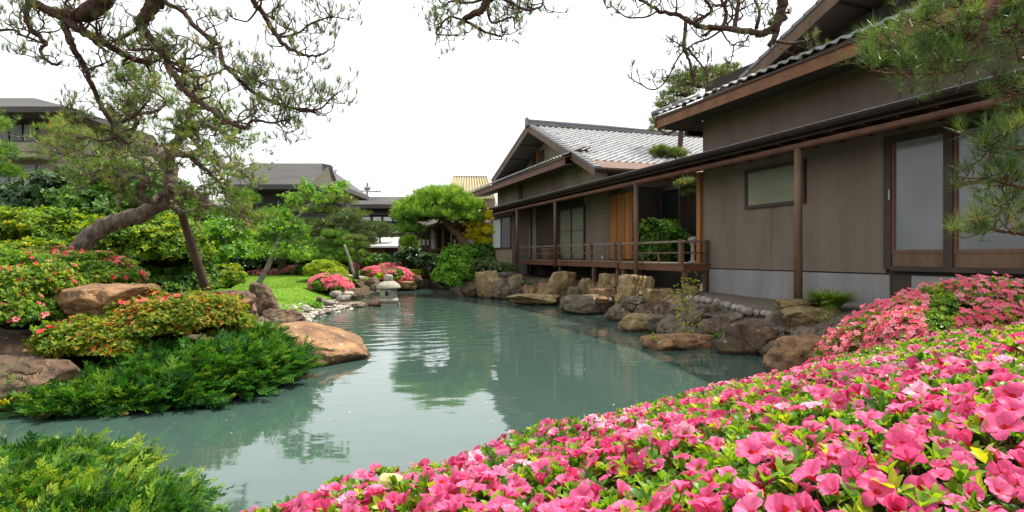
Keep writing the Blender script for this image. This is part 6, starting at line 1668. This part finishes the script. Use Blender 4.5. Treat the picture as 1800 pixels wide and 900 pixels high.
# ------------------------------------------------------------------ overhanging boughs near the camera
Yo = 3.6
J0 = P(300, -460, 2.6)      # fork of the overhanging pine, above the picture
spec = dict(lift=.35, kink=.62, level=1, up=.55, side=.5, rmax=.010, tipup=2.0, steps=6)
pine_thing('overhanging_pine', 'dark pine boughs hanging into the sky from above on the left', [
   ([np.array(q_) for q_ in ((-5.0, .3, 0), (-4.8, .4, 1.6), (-4.4, .6, 3.2), (-3.4, 1.3, 4.2), (-2.3, 2.1, 4.2))] + [J0], .16, .075, 0, 0),
   ([J0] + L_([(260, -200), (200, -60), (182, -5), (165, 15), (140, 25), (112, 27)], Yo, [-.6, -.2, 0, 0, 0, 0]), .07, .036, 0, 0),
   (L_([(112, 27), (85, 18), (60, 5), (42, -12)], Yo), .036, .018, 6, .25),
   (L_([(112, 27), (135, 50), (165, 65), (200, 85), (240, 105), (267, 110)], Yo, [0, 0, .1, .2, .3, .3]), .026, .020, 14, .28),
   (L_([(114, 32), (118, 60), (128, 85), (145, 112), (158, 140), (172, 175), (190, 205), (205, 235), (225, 252)], Yo, [0, 0, 0, .1, .1, .2, .2, .3, .3]), .020, .012, 9, .25),
   (L_([(190, 210), (210, 215), (240, 200), (262, 175)], Yo, [.3, .3, .3, .3]), .010, .006, 7, .28),
   (L_([(200, 230), (165, 225), (140, 205), (125, 190)], Yo, [.3, .2, .2, .2]), .010, .005, 9, .25),
   (L_([(210, 240), (180, 248), (150, 240)], Yo, [.3, .3, .3]), .009, .005, 8, .22),
   (L_([(200, -62), (115, -75), (60, -50), (47, 15), (54, 52), (68, 62), (80, 78), (70, 86), (82, 105), (100, 115), (108, 108)], Yo), .020, .006, 10, .22),
   (L_([(80, 78), (40, 62), (20, 52), (-20, 58)], Yo), .008, .006, 9, .24),
   ([J0] + L_([(290, -80), (275, -5), (258, 25), (247, 44)], Yo, [-.2, 0, 0, 0]), .055, .032, 2, .2),
   (L_([(247, 44), (262, 65), (288, 92), (300, 125), (325, 155), (360, 185), (400, 212), (432, 227)], Yo, [0, 0, -.1, -.1, -.2, -.2, -.3, -.3]), .024, .012, 20, .26),
   (L_([(432, 227), (445, 212), (480, 216), (510, 208)], Yo, [-.3, -.3, -.3, -.3]), .010, .004, 12, .2),
   (L_([(250, 50), (270, 68), (296, 85), (296, 125)], Yo, [0, .1, .1, 0]), .014, .012, 10, .24),
   (L_([(247, 46), (225, 60), (205, 70), (190, 62)], Yo, [0, .1, .1, .1]), .014, .006, 10, .26),
   (L_([(260, -60), (288, 0), (320, 18), (345, 50), (385, 80), (390, 108), (420, 140), (450, 165), (500, 186), (555, 198)], Yo, [.2, .1, 0, 0, 0, -.1, -.1, -.1, -.2, -.2]), .017, .008, 26, .24),
   (L_([(520, 190), (560, 192), (585, 170)], Yo, [-.2, -.2, -.2]), .007, .004, 10, .18),
   (L_([(400, 118), (425, 130), (470, 150), (500, 160)], Yo, [-.1, -.1, -.2, -.2]), .008, .004, 12, .2),
   (L_([(290, 110), (340, 135), (375, 130), (395, 120)], Yo, [-.1, 0, 0, 0]), .010, .005, 10, .22),
   ([J0] + L_([(430, -160), (443, -10), (460, 20), (482, 56), (500, 80), (530, 95), (558, 98), (575, 90)], Yo, [-.3, 0, 0, 0, 0, 0, 0, 0]), .022, .005, 20, .24),
   (L_([(490, 65), (520, 60), (550, 40), (580, 30)], Yo), .008, .004, 14, .2),
 ], spec, None, 302, TUFT, .050, 'bark_dark', trunk_idx=(0,), needles=('needle', 'bud'), extra=1.1, base=(-5.0, .3, 0))
pine_thing('overhanging_pine', 'small pine bough hanging from above at the top centre of the sky', [
   ([J0, np.array([-.6, 2.8, 4.15])] + L_([(905, -260), (880, -60), (862, -5), (845, 18), (818, 33), (808, 42)], Yo, [-.6, -.1, 0, 0, 0, 0]), .045, .012, 4, .2),
   (L_([(815, 35), (838, 48), (852, 56), (880, 64), (888, 55)], Yo), .010, .004, 9, .17),
   (L_([(855, 5), (865, 40), (900, 30), (905, 50)], Yo), .009, .004, 9, .17),
   (L_([(866, -10), (900, 5), (925, 18), (950, 12), (955, 0)], Yo), .012, .004, 12, .16),
   (L_([(815, 35), (790, 30), (772, 48), (768, 60), (805, 62)], Yo), .007, .004, 10, .16),
   (L_([(860, -5), (825, 5), (795, 2), (775, 15)], Yo), .009, .004, 10, .16),
 ], spec, None, 303, TUFT, .047, 'bark_dark', trunk_idx=(), extra=1.0, base=P(900, -260, 3))
spec2 = dict(spec); spec2.update(lift=.15, side=.4)
pine_thing('overhanging_pine', 'tangled bare pine boughs hanging before the sky left of the near gable', [
   ([np.array([2.9, 3.2, 3.4]), np.array([2.35, 3.15, 4.1])] + L_([(1420, -350), (1390, -120), (1376, -10), (1374, 25), (1362, 48), (1340, 60)], Yo, [-.6, -.2, 0, 0, 0, 0]), .040, .024, 4, .2),
   (L_([(1366, 25), (1364, 60), (1352, 80)], Yo), .022, .014, 2, .15),
   (L_([(1340, 60), (1318, 55), (1270, 50), (1235, 48), (1212, 38), (1190, 25), (1160, 20), (1140, 8), (1118, -5)], Yo), .022, .008, 20, .22),
   (L_([(1270, 50), (1276, 25), (1270, 5), (1262, -20)], Yo), .014, .007, 8, .2),
   (L_([(1290, 52), (1296, 20), (1300, -20)], Yo), .015, .010, 6, .2),
   (L_([(1330, 50), (1335, 20), (1320, -10)], Yo), .012, .006, 6, .2),
   (L_([(1206, 32), (1204, 60), (1202, 84), (1212, 110), (1218, 135), (1222, 150)], Yo), .012, .005, 8, .2),
   (L_([(1204, 85), (1190, 105), (1180, 125), (1168, 145), (1148, 158), (1122, 146), (1106, 136)], Yo), .006, .003, 7, .12),
   (L_([(1208, 85), (1225, 105), (1240, 125), (1246, 160)], Yo), .007, .003, 7, .14),
   (L_([(1265, 55), (1245, 68), (1222, 76), (1206, 85), (1185, 72), (1170, 62)], Yo), .007, .003, 8, .14),
   (L_([(1155, 20), (1135, 30), (1102, 30), (1080, 15), (1073, 8)], Yo), .006, .003, 5, .1),
   (L_([(1316, 62), (1310, 72), (1294, 76), (1288, 92), (1290, 100)], Yo), .006, .003, 4, .1),
   (L_([(1365, 72), (1390, 76), (1420, 70), (1440, 55)], Yo), .010, .004, 6, .2),
   (L_([(1220, 40), (1250, 20), (1240, 0), (1225, -20)], Yo), .012, .006, 10, .2),
 ], spec2, None, 304, TUFT, .050, 'bark_dark', trunk_idx=(), extra=.1, base=P(1420, -350, 3), tmax=170)
# right pine
Yr = 2.9
RB = [(L_([(1960, 900), (1935, 500), (1900, 200), (1850, -150)], Yr + .3), .07, .05, 0, 0),
   (L_([(1850, -150), (1790, -60), (1756, 0), (1736, 28), (1728, 52), (1708, 88), (1684, 98), (1664, 108)], Yr), .030, .007, 9, .16),
   (L_([(1728, 52), (1718, 75), (1700, 110), (1685, 124), (1650, 128), (1610, 128), (1555, 129), (1530, 120), (1518, 108)], Yr), .011, .004, 22, .13),
   (L_([(1665, 108), (1630, 100), (1600, 85), (1560, 82), (1535, 72)], Yr, [0, .1, .1, .15, .15]), .007, .003, 20, .13),
   (L_([(1715, 60), (1680, 55), (1650, 40), (1620, 30)], Yr, [0, .1, .2, .2]), .008, .003, 18, .14),
   (L_([(1780, -30), (1740, -10), (1700, 10), (1655, 15)], Yr, [0, .2, .3, .4]), .009, .003, 18, .15),
   (L_([(1900, 60), (1820, 60), (1780, 50), (1750, 70)], Yr + .2), .014, .005, 18, .16),
   (L_([(1905, 110), (1840, 150), (1790, 165), (1740, 150)], Yr + .1), .012, .004, 20, .14),
   (L_([(1915, 230), (1850, 260), (1800, 262), (1745, 258), (1730, 250)], Yr), .011, .004, 20, .13),
   (L_([(1920, 300), (1860, 330), (1800, 330), (1755, 320), (1735, 312)], Yr), .011, .004, 24, .13),
   (L_([(1925, 400), (1860, 420), (1800, 412), (1750, 405), (1715, 395)], Yr), .011, .004, 22, .13),
   (L_([(1915, 350), (1850, 370), (1790, 372), (1750, 360)], Yr + .15), .010, .004, 18, .13),
   (L_([(1905, 0), (1850, 20), (1800, 90), (1790, 110)], Yr + .2), .012, .004, 16, .15)]
pine_thing('pine_tree', 'bright green long needled pine reaching in from the right before the near house', RB, dict(lift=.35, kink=.5, level=1, up=.35, side=.5, rmax=.006, tipup=1.2, steps=5), None, 305, TUFT_W, .086, 'bark_red', needles=('needle_right', 'bud'), extra=.15, base=P(1960, 900, Yr + .3))
